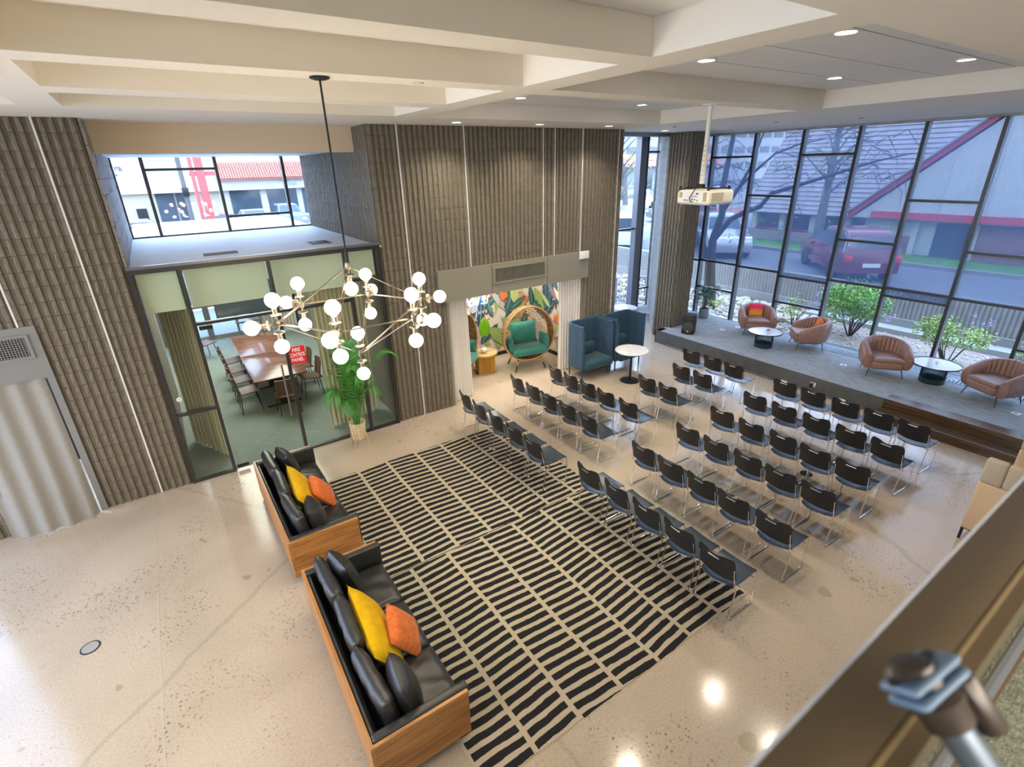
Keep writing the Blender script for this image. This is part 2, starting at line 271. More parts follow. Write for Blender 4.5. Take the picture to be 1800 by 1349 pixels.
# ------------------------------------------------------------------ mesh builder
class MB:
    def __init__(s): s.v = []; s.f = []; s.sm = []
    def add(s, vs, fs, smooth=False):
        o = len(s.v); s.v += [tuple(p) for p in vs]; s.f += [tuple(i+o for i in f) for f in fs]; s.sm += [smooth]*len(fs); return s
    def box(s, a, b, M_=None):
        x0, y0, z0 = a; x1, y1, z1 = b
        vs = [Vector(p) for p in ((x0,y0,z0),(x1,y0,z0),(x1,y1,z0),(x0,y1,z0),(x0,y0,z1),(x1,y0,z1),(x1,y1,z1),(x0,y1,z1))]
        if M_: vs = [M_ @ p for p in vs]
        return s.add(vs, [(0,3,2,1),(4,5,6,7),(0,1,5,4),(1,2,6,5),(2,3,7,6),(3,0,4,7)])
    def rbox(s, a, b, r=0.02, M_=None, seg=3, puff=0.0):      # rounded box (superellipsoid-like shell)
        c = [(a[i]+b[i])/2 for i in range(3)]; h = [(b[i]-a[i])/2 for i in range(3)]; r = min([r]+h)
        n_ = seg; ring = []
        ang = []
        for q in range(4):
            for k in range(n_+1): ang.append((q, PI/2*q + PI/2*k/n_))
        rows = []
        for q in range(2):
            for k in range(n_+1): rows.append((q, -PI/2 + PI/2*(q + k/n_)))
        sx = [1, -1, -1, 1]; sy = [1, 1, -1, -1]
        vs = []
        for (zq, ph) in rows:
            for (q, th) in ang:
                x = sx[q]*(h[0]-r) + r*math.cos(ph)*math.cos(th); y = sy[q]*(h[1]-r) + r*math.cos(ph)*math.sin(th); z = (1 if zq else -1)*(h[2]-r) + r*math.sin(ph)
                vs.append(Vector((c[0]+x, c[1]+y, c[2]+z)))
        A = len(ang); fs = []
        for i in range(len(rows)-1):
            for j in range(A): fs.append((i*A+j, i*A+(j+1) % A, (i+1)*A+(j+1) % A, (i+1)*A+j))
        fs.append(tuple(range(A-1, -1, -1))); fs.append(tuple((len(rows)-1)*A+j for j in range(A)))
        if puff:
            k0 = len(vs); tc_ = Vector((c[0], c[1], c[2]+h[2]+puff)); bc_ = Vector((c[0], c[1], c[2]-h[2]))
            fs.pop(); vs.append(tc_); L = (len(rows)-1)*A; fs += [(L+j, L+(j+1) % A, k0) for j in range(A)]
        if M_: vs = [M_ @ p for p in vs]
        return s.add(vs, fs, True)
    def tube(s, pts, r, n_=8, closed=False, cap=True, rs=None):
        pts = [Vector(p) for p in pts]; N = len(pts); up = None; vs = []; fs = []
        for i, p in enumerate(pts):
            if closed: d = pts[(i+1) % N] - pts[i-1]
            else: d = (pts[min(i+1, N-1)] - pts[max(i-1, 0)])
            d.normalize()
            if up is None: up = Vector((0, 0, 1)) if abs(d.z) < 0.9 else Vector((1, 0, 0))
            a = up - d*up.dot(d)
            if a.length < 1e-4: a = Vector((1, 0.3, 0)) - d*d.dot(Vector((1, 0.3, 0)))
            a.normalize(); up = a; b2 = d.cross(a); rr_ = rs[i] if rs else r
            for k in range(n_):
                th = 2*PI*k/n_; vs.append(p + a*rr_*math.cos(th) + b2*rr_*math.sin(th))
        for i in range(N if closed else N-1):
            for k in range(n_): fs.append((i*n_+k, i*n_+(k+1) % n_, ((i+1) % N)*n_+(k+1) % n_, ((i+1) % N)*n_+k))
        if cap and not closed: fs.append(tuple(range(n_-1, -1, -1))); fs.append(tuple((N-1)*n_+k for k in range(n_)))
        return s.add(vs, fs, True)
    def lathe(s, prof, n_=24, c=(0, 0, 0), M_=None, smooth=True):
        vs = []; fs = []
        for (r, z) in prof:
            for k in range(n_):
                th = 2*PI*k/n_; vs.append(Vector((c[0]+r*math.cos(th), c[1]+r*math.sin(th), c[2]+z)))
        P = len(prof)
        for i in range(P-1):
            for k in range(n_): fs.append((i*n_+k, i*n_+(k+1) % n_, (i+1)*n_+(k+1) % n_, (i+1)*n_+k))
        if prof[0][0] > 1e-5: fs.append(tuple(range(n_-1, -1, -1)))
        if prof[-1][0] > 1e-5: fs.append(tuple((P-1)*n_+k for k in range(n_)))
        if M_: vs = [M_ @ p for p in vs]
        return s.add(vs, fs, smooth)
    def prism(s, poly, z0, z1, M_=None):
        N = len(poly); vs = [Vector((x, y, z0)) for x, y in poly] + [Vector((x, y, z1)) for x, y in poly]
        if M_: vs = [M_ @ p for p in vs]
        return s.add(vs, [tuple(range(N-1, -1, -1)), tuple(range(N, 2*N))] + [(i, (i+1) % N, N+(i+1) % N, N+i) for i in range(N)])
    def surf(s, fn, nu, nv, th=0.0, closed_u=False, smooth=True):
        # fn(u,v)->Vector ; th>0 makes a solid shell
        g = [[fn(i/nu, j/nv) for j in range(nv+1)] for i in range(nu+1)]
        vs = []; W_ = nv+1
        for i in range(nu+1):
            for j in range(nv+1): vs.append(g[i][j])
        fs = [(i*W_+j, (i+1)*W_+j, (i+1)*W_+j+1, i*W_+j+1) for i in range(nu) for j in range(nv)]
        if th:
            K = len(vs); nrm = []
            for i in range(nu+1):
                for j in range(nv+1):
                    du = g[min(i+1, nu)][j]-g[max(i-1, 0)][j]; dv = g[i][min(j+1, nv)]-g[i][max(j-1, 0)]
                    q = du.cross(dv); q = q.normalized() if q.length > 1e-9 else Vector((0, 0, 1)); nrm.append(q)
            vs += [vs[k]-nrm[k]*th for k in range(K)]
            fs += [tuple(K+i for i in reversed(f)) for f in fs]
            edge = [i*W_ for i in range(nu+1)] + [nu*W_+j for j in range(1, nv+1)] + [i*W_+nv for i in range(nu-1, -1, -1)] + [j for j in range(nv-1, 0, -1)]
            E_ = len(edge); fs += [(edge[k], K+edge[k], K+edge[(k+1) % E_], edge[(k+1) % E_]) for k in range(E_)]
        return s.add(vs, fs, smooth)
    def build(s, name, m, parent=None, loc=None, rot=None):
        me = bpy.data.meshes.new(name); me.from_pydata(s.v, [], s.f); me.polygons.foreach_set('use_smooth', s.sm); me.update()
        if m: me.materials.append(MATS[m] if isinstance(m, str) else m)
        o = bpy.data.objects.new(name, me); C.objects.link(o)
        if parent: o.parent = parent
        if loc: o.location = loc
        if rot: o.rotation_euler = rot
        if any(s.sm) and not getattr(s, 'nosharp', False):
            try: me.set_sharp_from_angle(angle=math.radians(42))
            except Exception: pass
        return o
def thing(name, label, cat, loc=(0, 0, 0), rz=0, group=None):
    o = bpy.data.objects.new(name, None); C.objects.link(o); o.location = loc; o.rotation_euler = (0, 0, rz); o.empty_display_size = 0.1
    tag(o, label, cat, group); return o
def tag(o, label, cat, group=None, kind=None):
    if label: o['label'] = label
    if cat: o['category'] = cat
    if group: o['group'] = group
    if kind: o['kind'] = kind
    return o
def struct(o): o['kind'] = 'structure'; return o
KIDS = {}
def copy_tree(o, parent=None, loc=None, rz=None, label=None, group=None):
    c = o.copy(); C.objects.link(c)
    if parent: c.parent = parent
    for ch in [x for x in bpy.data.objects if x.parent == o]: copy_tree(ch, c)
    if loc is not None: c.location = loc
    if rz is not None: c.rotation_euler = (0, 0, rz)
    if label: c['label'] = label
    if group: c['group'] = group
    return c
def box(name, a, b, m, parent=None): return MB().box(a, b).build(name, m, parent)
def pillow_mb(w, h, t, mb=None, M_=None, k=0.12, n_=14):   # x width, z height, y thickness; puffed with pinched corners
    mb = mb or MB(); vs = []; fs = []
    for side in (1, -1):
        for i in range(n_+1):
            for j in range(n_+1):
                u = -1+2*i/n_; v = -1+2*j/n_
                e = max(0, (1-abs(u)**2.6)*(1-abs(v)**2.6))**0.5
                x = w/2*u*(1-k*(1-abs(v)**2)*0.35); z = h/2*v*(1-k*(1-abs(u)**2)*0.35)
                vs.append(Vector((x, side*t/2*e, z)))
    W_ = n_+1; K = W_*W_
    for i in range(n_):
        for j in range(n_):
            a, b_, c_, d = i*W_+j, (i+1)*W_+j, (i+1)*W_+j+1, i*W_+j+1
            fs.append((a, d, c_, b_)); fs.append((K+a, K+b_, K+c_, K+d))
    if M_: vs = [M_ @ p for p in vs]
    return mb.add(vs, fs, True)
def T(x, y, z, rx=0, ry=0, rz=0):
    return Matrix.Translation((x, y, z)) @ Matrix.Rotation(rz, 4, 'Z') @ Matrix.Rotation(ry, 4, 'Y') @ Matrix.Rotation(rx, 4, 'X')

# ================================================================== STRUCTURE
YW = 8.90                                     # face of the long back wall behind its blocks
fl = struct(box('floor', (-9, -6, -0.2), (13.45, YW, 0), 'polished_concrete'))
for (nm, a, b) in (('floor_niche', (4.2, YW, -0.2), (8.1, 11.0, 0)), ('floor_alcove', (9.03, YW, -0.2), (13.45, 11.3, 0)), ('floor_hall', (-3.4, YW, -0.2), (-0.6, 11.5, 0))):
    struct(box(nm, a, b, 'polished_concrete'))
struct(box('floor_meeting_room', (-0.6, YW, -0.2), (3.2, 17.6, 0), 'meeting_carpet'))
sj = MB().box((-1.043, 1.2, 0.0), (-1.036, YW, 0.0015)); sj.box((4.95, 2.245, 0), (7.2, 2.253, 0.0012)); sj.build('floor_joint', 'joint_fill', fl); sj = None
# round access covers set in the floor
for i, (x, y, m_, lb) in enumerate(((-1.67, 5.88, 'pavement', 'round pale metal cover set in the bare floor left of the sofas'), (7.77, 3.16, 'iron', 'dark round floor cover between the chairs of the right block'), (8.9, 6.9, 'concrete_sill', 'round floor cover on the aisle floor near the stage'))):
    t_ = thing('floor_cover', lb, 'floor cover', (x, y, 0)); MB().lathe([(0.078, 0.001), (0.078, 0.006), (0.0, 0.006)], 28, smooth=False).build('plate', m_, t_); MB().lathe([(0.078, 0.001), (0.092, 0.001), (0.092, 0.005), (0.079, 0.0055)], 28, smooth=False).build('rim', 'iron' if i != 2 else 'brass', t_)

# ---- ceiling with coffers
ZC, ZR = 5.37, 5.62
xs = [-9, -6.0, -0.85, -0.49, 3.14, 3.52, 8.63, 13.45]; ys = [-6, -1.5, 1.3, 1.64, 2.87, 3.19, 4.42, 4.475, 4.74, 4.83, 5.96, 6.36, 7.50, 7.55, 9.55]
def coffer(xm, ym):
    if (-0.49 < xm < 3.14 or -6 < xm < -0.85): return any(a < ym < b for a, b in ((1.64, 2.87), (3.19, 4.42), (4.74, 5.96), (6.36, 7.50)))
    if 3.52 < xm < 8.63: return 1.64 < ym < 4.475 or 4.83 < ym < 7.55
    return False
b = MB(); nx_, ny_ = len(xs)-1, len(ys)-1
cf = [[coffer((xs[i]+xs[i+1])/2, (ys[j]+ys[j+1])/2) for j in range(ny_)] for i in range(nx_)]
for i in range(nx_):
    for j in range(ny_):
        z = ZR if cf[i][j] else ZC; x0, x1, y0, y1 = xs[i], xs[i+1], ys[j], ys[j+1]
        b.add([(x0, y0, z), (x0, y1, z), (x1, y1, z), (x1, y0, z)], [(0, 1, 2, 3)])
        if i+1 < nx_ and cf[i][j] != cf[i+1][j]: b.add([(x1, y0, ZC), (x1, y1, ZC), (x1, y1, ZR), (x1, y0, ZR)], [(0, 1, 2, 3)])
        if j+1 < ny_ and cf[i][j] != cf[i][j+1]: b.add([(x0, y1, ZC), (x1, y1, ZC), (x1, y1, ZR), (x0, y1, ZR)], [(0, 1, 2, 3)])
b.box((-9, -6, 5.66), (13.6, 9.6, 5.9))
ceil = struct(b.build('ceiling', 'ceiling_paint'))
struct(box('ceiling_alcove', (9.03, 9.55, ZC), (13.5, 11.5, 5.9), 'ceiling_paint'))
# lay-in metal panels of the two large coffers
tile = None
for (y0, n_) in ((1.66, 4), (4.85, 4)):
    for j in range(n_):
        for i in range(8):
            x = 3.54+i*0.636; y = y0+j*(0.70 if y0 < 3 else 0.675); d = 0.69 if y0 < 3 else 0.665
            if tile is None: tile = MB().box((0, 0, 0), (0.632, 0.655, 0.012)).build('ceiling_tile', 'ceiling_panel', ceil)
            else: tile = tile.copy(); C.objects.link(tile)
            tile.location = (x, y, 5.604); tile.scale = (1, (d-0.012)/0.655, 1)
for i in range(5):
    for j in range(2):
        tile = tile.copy(); C.objects.link(tile); tile.location = (-0.47+i*0.72, 1.66+j*0.61, 5.604); tile.scale = (1.125, 0.9, 1)

# ---- ribbed blocks
def rib_block(seed, W_=0.4, H_=0.2, n_=4, split=False):
    rd = random.Random(seed); prof = []
    if split:
        for k in range(9): prof.append((W_*k/8, -0.012-(0.012 if 0 < k < 8 else 0)*rd.random()))
    else:
        p = W_/n_
        for k in range(n_):
            x = k*p; prof += [(x, 0.0), (x+p*0.22, 0.0), (x+p*0.32, -0.030), (x+p*0.55, -0.033), (x+p*0.78, -0.030), (x+p*0.88, 0.0)]
        prof.append((W_, 0.0))
    rows = [0.002, H_*0.36, H_*0.68, H_-0.003]; b = MB(); vs = []; K = len(prof)
    for r_, z in enumerate(rows):
        for (x, y) in prof:
            j = (rd.random()-0.5)*0.009 if (y < -0.01) else 0
            if r_ in (0, 3) and y < -0.01: j += 0.004
            vs.append((x+(j*0.25 if 0.001 < x < W_-0.001 else 0), y+j, z))
    fs = [(r_*K+k, r_*K+k+1, (r_+1)*K+k+1, (r_+1)*K+k) for r_ in range(3) for k in range(K-1)]
    B0 = len(vs); vs += [(0, 0.03, rows[0]), (W_, 0.03, rows[0]), (W_, 0.03, rows[3]), (0, 0.03, rows[3])]
    fs += [tuple([B0, B0+1]+[K-1-k for k in range(K)]), tuple([B0+3]+[3*K+k for k in range(K)]+[B0+2]), (B0, 0, K, 2*K, 3*K, B0+3), (B0+1, B0+2, 4*K-1, 3*K-1, 2*K-1, K-1)]
    o = b.add(vs, fs).build('block', 'block_split' if split else 'block_paint'); C.objects.unlink(o); return o.data
BLC = {}
def block_mesh(w, split):
    n_ = max(1, int(round(w/0.1))); key = (n_, split, random.randrange(4)); 
    if key not in BLC: BLC[key] = rib_block(hash((n_, split, key[2])) % 9999, n_*0.1, 0.2, n_, split)
    return BLC[key], n_*0.1
def lay_blocks(parent, P0, d, length, z0=0.0, z1=5.37, holes=(), split=False):
    # courses of 0.4 x 0.2 m blocks in running bond, four ribs to a block; cut blocks keep the rib pitch
    ang = math.atan2(d[1], d[0]); c0 = int(round(z0/0.2)); nrow = int(math.ceil((z1-z0)/0.2-1e-6))
    for r_ in range(nrow):
        z = z0+0.2*r_; hz = min(0.2, z1-z)
        if hz < 0.03: continue
        s0 = -(0.2 if (r_+c0) % 2 else 0.0)
        while s0 < length-0.04:
            segs = [(max(s0, 0), min(s0+0.4, length))]
            for (h0, h1, hz0, hz1) in holes:
                if z+0.1 > hz0 and z+0.1 < hz1:
                    ns = []
                    for (u0, u1) in segs:
                        if u1 <= h0 or u0 >= h1: ns.append((u0, u1)); continue
                        if u0 < h0: ns.append((u0, h0))
                        if u1 > h1: ns.append((h1, u1))
                    segs = ns
            for (u0, u1) in segs:
                if u1-u0 < 0.05: continue
                me, wd = block_mesh(u1-u0, split)
                o = bpy.data.objects.new('block', me); C.objects.link(o); o.parent = parent
                o.location = (P0[0]+d[0]*u0, P0[1]+d[1]*u0, z); o.rotation_euler = (0, 0, ang); o.scale = ((u1-u0)/wd, 1, hz/0.2)
            s0 += 0.4
def caulk(parent, x, z0, z1, w=0.018): return MB().box((x-w/2, YW-0.05, z0), (x+w/2, YW-0.01, z1)).build('joint_strip', 'caulk', parent)

wl_ = MB().box((-0.62, YW, 0), (-0.48, 13.6, ZC)); wl_.box((-1.62, YW, 0), (-0.62, YW+0.3, ZC)); wl_.box((-2.66, YW, 2.2), (-1.62, YW+0.3, ZC)); wl_.box((-3.2, YW, 0), (-2.66, YW+0.3, ZC))
WL = struct(wl_.build('wall_back_left', 'mortar'))
lay_blocks(WL, (-3.2, YW-0.012), (1, 0), 2.7, holes=((0.5, 1.6, 0, 2.8),))
lay_blocks(WL, (-0.46, YW), (0, 1), 4.6, z0=3.46, split=True)
for x, z0 in ((-0.92, 0), (-1.78, 2.92), (-2.72, 0)): caulk(WL, x, z0, ZC, 0.022)
wr_ = MB().box((3.18, YW, 0), (4.42, YW+0.3, ZC)); wr_.box((4.42, YW, 2.3), (8.03, YW+0.3, ZC)); wr_.box((8.03, YW, 0), (9.03, YW+0.3, ZC)); wr_.box((3.2, YW+0.3, 0), (3.3, 17.6, 3.46)); wr_.box((3.2, YW+0.3, 3.46), (3.5, 13.6, ZC)); wr_.box((8.1, YW+0.3, 0), (9.03, 11.3, ZC))
WR = struct(wr_.build('wall_back', 'mortar'))
lay_blocks(WR, (3.18, YW-0.012), (1, 0), 5.85, holes=((1.2, 4.8, 0, 2.3), (1.1, 4.8, 2.3, 2.8)))
lay_blocks(WR, (3.20, 13.5), (0, -1), 4.6, z0=3.46)
lay_blocks(WR, (9.03, YW), (0, 1), 2.4, split=True)
for x, z0 in ((3.70, 0), (4.98, 2.87), (6.77, 2.87), (7.07, 2.87), (7.81, 2.87), (8.86, 0)): caulk(WR, x, z0, ZC)
# pier between the narrow window and the window wall
pp = [(11.47, 9.04), (12.1, 9.04), (13.2, 10.6), (12.98, 11.25), (11.5, 9.67)]
PI_ = struct(MB().prism(pp, 0, ZC).build('wall_pier', 'mortar'))
lay_blocks(PI_, (11.455, 9.66), (0, -1), 0.62); lay_blocks(PI_, (11.455, 9.025), (1, 0), 0.66)
dl = Vector((12.98-11.48, 11.25-9.65, 0)); L_ = dl.length; dl.normalize(); lay_blocks(PI_, (12.97, 11.27), (-dl.x, -dl.y), L_, split=True)
# header beam over the meeting room recess and its soffit
struct(box('trim_1', (-0.48, 9.55, 4.98), (3.18, 9.8, 5.6), 'header_paint')); struct(box('ceiling_recess', (-0.48, 9.8, 5.02), (3.2, 13.6, 5.5), 'ceiling_panel'))
struct(box('trim_2', (9.03, 9.62, 5.28), (11.7, 9.72, ZC), 'frame_bronze'))
# other walls of the hall, out of view
wb = MB(); wb.box((-9, -6.2, 0), (13.5, -6, 5.6)); struct(wb.build('wall_front', 'wall_paint'))
wb = MB(); wb.box((-9.2, -6, 0), (-9, 1.0, 5.6)); wb.box((-9.2, 1.0, 0), (-9, 9.2, 0.5)); wb.box((-9.2, 1, 5.2), (-9, 9.2, 5.6)); struct(wb.build('wall_left', 'wall_paint'))
wb = MB().box((-9, YW, 0), (-8.2, YW+0.3, 5.6)); wb.box((-3.3, YW, 0), (-3.2, YW+0.3, 5.6)); wb.box((-8.2, YW, 5.1), (-3.3, YW+0.3, 5.6)); struct(wb.build('wall_back_far_left', 'wall_paint'))
def frame_grid(name, mk, parent=None): pass
w9 = struct(MB().box((-8.2, YW+0.1, 0), (-3.3, YW+0.16, 0.08)).build('window_9', 'frame_black'))
for i in range(5): MB().box((-8.2+i*1.225-0.03, YW+0.08, 0), (-8.2+i*1.225+0.03, YW+0.18, 5.1)).build('mullion', 'frame_black', w9)
MB().box((-8.2, YW+0.12, 0.08), (-3.3, YW+0.128, 5.1)).build('pane', 'glass_tinted', w9)
w10 = struct(MB().box((-9.15, 1, 0.5), (-9.05, 9.0, 0.58)).build('window_10', 'frame_black'))
for i in range(7): MB().box((-9.15, 1+i*1.3-0.03, 0.5), (-9.05, 1+i*1.3+0.03, 5.2)).build('mullion', 'frame_black', w10)
MB().box((-9.11, 1, 0.58), (-9.10, 9.0, 5.2)).build('pane', 'glass_tinted', w10)
# mezzanine the photograph is taken from
mz = MB().box((-9, -6, 2.6), (13.4, 0.06, 2.9)); MZ = struct(mz.build('floor_mezzanine', 'carpet_green'))
struct(box('baseboard_mezzanine', (-9, 0.06, 2.55), (13.4, 0.16, 2.91), 'rail_brown'))

# ---- window wall (right): bays of 1.24 m
YM = [11.02, 9.76, 8.51, 7.265, 6.02, 4.79, 3.55, 2.31, 1.07, -0.17, -1.41, -2.65]
TR = {1: (4.77, 1.95, 1.16), 0: (3.82, 1.93), 2: (3.82, 1.93), 3: (4.77, 1.84, 1.16), 4: (2.9, 1.93), 5: (3.82, 1.95, 1.77), 6: (2.88, 1.93), 7: (4.77, 1.93, 1.14), 8: (3.82, 1.93), 9: (2.9, 1.93), 10: (4.77, 1.93, 1.16)}
XW = 13.45
struct(box('trim_3', (13.36, -3.2, 5.325), (13.6, 11.3, 5.42), 'concrete_sill'))
struct(box('wall_window_end', (13.35, -6, 0), (13.6, -2.65, 5.6), 'wall_paint'))
struct(box('wall_window_plinth', (13.40, -3.2, -0.2), (13.6, 11.2, 0.30), 'concrete_light'))
for k in range(len(YM)-1):
    y1, y0 = YM[k], YM[k+1]
    zb = 0.30
    w = struct(MB().box((XW-0.02, y0, zb), (XW+0.1, y1, zb+0.055)).build('window_%d' % (k+1) if k < 8 else 'window_%d' % (k+4), 'frame_bronze'))
    MB().box((XW-0.05, y0-0.032, zb), (XW+0.11, y0+0.032, 5.33)).build('mullion', 'frame_bronze', w)
    MB().box((XW-0.065, y0-0.03, zb), (XW-0.045, y0+0.03, 5.33)).build('mullion_cap', 'frame_black', w)
    for z in TR[k]: MB().box((XW-0.05, y0+0.03, z-0.025), (XW+0.06, y1-0.03, z+0.025)).build('transom', 'frame_black', w)
    MB().box((XW+0.055, y0+0.03, zb+0.05), (XW+0.063, y1-0.03, 5.33)).build('pane', 'glass_tinted', w)
    zl = 1.77 if k == 5 else TR[k][-1] if TR[k][-1] > 1.5 else TR[k][-2]
    MB().box((XW+0.012, y0+0.035, zl), (XW+0.016, y1-0.035, 5.33)).build('screen', 'screen_mesh', w)
    MB().box((XW, y0+0.035, zl-0.012), (XW+0.028, y1-0.035, zl+0.012)).build('hem_bar', 'iron', w)
# narrow window beyond the alcove
w = struct(MB().box((9.03, 11.22, 0), (13.0, 11.32, 0.05)).build('window_12', 'frame_black'))
MB().box((12.04, 11.14, 0), (12.30, 11.34, 5.4)).build('mullion', 'frame_bronze', w); MB().box((12.30, 11.13, 0), (12.36, 11.35, 5.4)).build('mullion', 'frame_black', w); MB().box((12.93, 11.18, 0), (13.0, 11.34, 5.4)).build('mullion', 'frame_black', w)
MB().box((10.5, 11.18, 0), (10.58, 11.34, 5.4)).build('mullion', 'frame_black', w)
for a, b_, z in ((10.58, 12.04, 2.85), (12.36, 12.93, 4.97), (12.36, 12.93, 0.95), (9.03, 10.5, 3.8)): MB().box((a, 11.2, z-0.025), (b_, 11.3, z+0.025)).build('transom', 'frame_black', w)
MB().box((9.03, 11.25, 0.05), (12.93, 11.258, 5.4)).build('pane', 'glass_tinted', w)
# clerestory above the meeting room
w = struct(MB().box((-0.48, 13.46, 3.46), (3.2, 13.54, 3.50)).build('window_13', 'frame_black'))
for x in (-0.44, 0.08, 1.40, 2.76): MB().box((x-0.03, 13.44, 3.46), (x+0.03, 13.56, 5.06)).build('mullion', 'frame_black', w)
for a, b_, z in ((0.08, 1.40, 4.79), (1.40, 2.76, 3.80)): MB().box((a, 13.46, z-0.025), (b_, 13.55, z+0.025)).build('transom', 'frame_black', w)
MB().box((-0.48, 13.5, 3.5), (3.2, 13.508, 5.06)).build('pane', 'glass_tinted', w)
# roof deck of the meeting room (runs on outside the clerestory)
RD = struct(MB().box((-0.48, 8.86, 3.44), (3.2, 17.7, 3.47)).build('ceiling_meeting_room', 'roof_white'))
t_ = thing('roof_hatch', 'small framed vent hatch lying on the white roof of the meeting room', 'vent', (2.45, 10.0, 3.47))
MB().box((-0.18, -0.22, 0), (0.18, 0.22, 0.012)).build('frame', 'concrete_sill', t_)
for i in range(7): MB().box((-0.14, -0.18+i*0.055, 0.012), (0.14, -0.15+i*0.055, 0.02)).build('slat', 'iron', t_)
tag(MB().box((0.55, 9.7, 3.47), (1.05, 9.95, 3.482)).build('roof_patch', 'concrete_light'), 'flat pale rectangular plate on the roof left of the vent hatch', 'plate')

# ---- glazed front of the meeting room
GY = 8.86
d1 = struct(MB().box((-0.48, GY-0.04, 3.42), (3.16, GY+0.05, 3.50)).build('window_14', 'frame_black'))
MB().box((-0.48, GY-0.07, 3.49), (3.16, GY-0.03, 3.53)).build('gutter_rail', 'frame_bronze', d1)
for x, z1 in ((-0.455, 3.42), (0.145, 3.42), (1.335, 3.42), (2.57, 3.42), (3.12, 3.42)): MB().box((x-0.026, GY-0.035, 0), (x+0.026, GY+0.045, z1)).build('mullion', 'frame_black', d1)
for a, b_, z in ((-0.43, 0.12, 1.22), (0.17, 1.31, 2.60), (1.36, 2.545, 2.60), (2.595, 3.1, 2.93)): MB().box((a, GY-0.03, z-0.022), (b_, GY+0.04, z+0.022)).build('transom', 'frame_black', d1)
for a, b_ in ((-0.43, 0.12), (1.36, 2.545), (2.595, 3.1)): MB().box((a, GY-0.03, 0), (b_, GY+0.04, 0.04)).build('bottom_rail', 'frame_black', d1)
for a, b_ in ((-0.43, 0.12), (1.36, 2.545), (2.595, 3.1)): MB().box((a, GY, 0.04), (b_, GY+0.01, 3.42)).build('pane', 'glass_door', d1)
MB().box((0.17, GY, 2.62), (1.31, GY+0.01, 3.42)).build('pane', 'glass_door', d1)
for a, b_, z in ((-0.40, 0.10, 2.82), (0.18, 1.30, 2.82), (1.38, 2.53, 2.82), (2.60, 3.08, 2.95)):
    MB().box((a, GY+0.14, z), (b_, GY+0.145, 3.42)).build('roller_shade', 'shade_green', d1)
dr = struct(MB().box((0.18, GY-0.002, 0.02), (1.30, GY+0.010, 2.57)).build('door_1', 'glass_door'))
h = MB(); h.tube([(1.20, GY-0.075, 0.77), (1.20, GY-0.075, 1.73)], 0.016, 10); h.tube([(1.20, GY-0.075, 0.95), (1.20, GY, 0.95)], 0.009, 8); h.tube([(1.20, GY-0.075, 1.55), (1.20, GY, 1.55)], 0.009, 8); h.build('door_handle', 'brass', dr)
for z in (2.50, 0.05): MB().box((0.19, GY-0.025, z), (0.37, GY+0.025, z+0.06)).build('hinge', 'iron', dr)
t_ = thing('fire_panel_sign', 'red rectangular sign with white lettering on the meeting room glass', 'sign', (1.485, GY-0.008, 1.815))
def rrect(w_, h_, r_, n_=5):
    p = []
    for (sx, sy, a0) in ((1, 1, 0), (-1, 1, PI/2), (-1, -1, PI), (1, -1, 3*PI/2)):
        for k in range(n_+1): a = a0+PI/2*k/n_; p.append((sx*(w_/2-r_)+r_*math.cos(a), sy*(h_/2-r_)+r_*math.sin(a)))
    return p
RX = Matrix.Rotation(PI/2, 4, 'X')
MB().prism(rrect(0.28, 0.305, 0.03), 0, 0.003, RX).build('plate', 'sign_red', t_)
def text(name, s, size, m_, parent, loc, rot, ext=0.001, sh=0, sx=1):
    cu = bpy.data.curves.new(name, 'FONT'); cu.body = s; cu.size = size; cu.align_x = 'CENTER'; cu.align_y = 'CENTER'; cu.extrude = ext; cu.shear = sh; cu.offset = 0.0012 if size < 0.5 else 0
    cu.materials.append(MATS[m_]); tmp = bpy.data.objects.new(name, cu); C.objects.link(tmp)
    dg = bpy.context.evaluated_depsgraph_get(); me = bpy.data.meshes.new_from_object(tmp.evaluated_get(dg)); C.objects.unlink(tmp); bpy.data.objects.remove(tmp)
    o = bpy.data.objects.new(name, me); C.objects.link(o); o.location = loc; o.rotation_euler = rot; o.scale = (sx, 1, 1)
    if parent: o.parent = parent
    return o
for i, s in enumerate(('FIRE', 'CONTROL', 'PANEL')): text('lettering', s, 0.092, 'sign_white', t_, (0, -0.006, 0.088-0.088*i), (PI/2, 0, 0), sx=(0.8, 0.62, 0.76)[i])
t_ = thing('wall_disc', 'small white round disc stuck on the left glass pane', 'sticker', (-0.33, GY-0.006, 1.48)); MB().lathe([(0.036, 0), (0.036, 0.006), (0.0, 0.008)], 20, M_=RX).build('disc', 'white_plastic', t_); MB().lathe([(0.008, 0.007), (0.008, 0.012), (0, 0.012)], 10, M_=RX).build('screw', 'iron', t_)
# meeting room shell
struct(box('wall_meeting_left', (-0.7, 9.2, 0), (-0.6, 17.6, 3.44), 'curtain_cream'))
w = struct(MB().box((-0.6, 17.5, 0), (3.2, 17.6, 0.12)).build('window_15', 'concrete_light'))
for x in (-0.55, 0.65, 1.85, 3.1): MB().box((x-0.08, 17.45, 0.1), (x+0.08, 17.6, 3.44)).build('mullion', 'frame_bronze', w)
for z in (1.0, 2.1): MB().box((-0.6, 17.48, z), (3.2, 17.58, z+0.06)).build('transom', 'frame_bronze', w)
MB().box((-0.6, 17.55, 0.12), (3.2, 17.558, 3.44)).build('pane', 'glass_tinted', w)

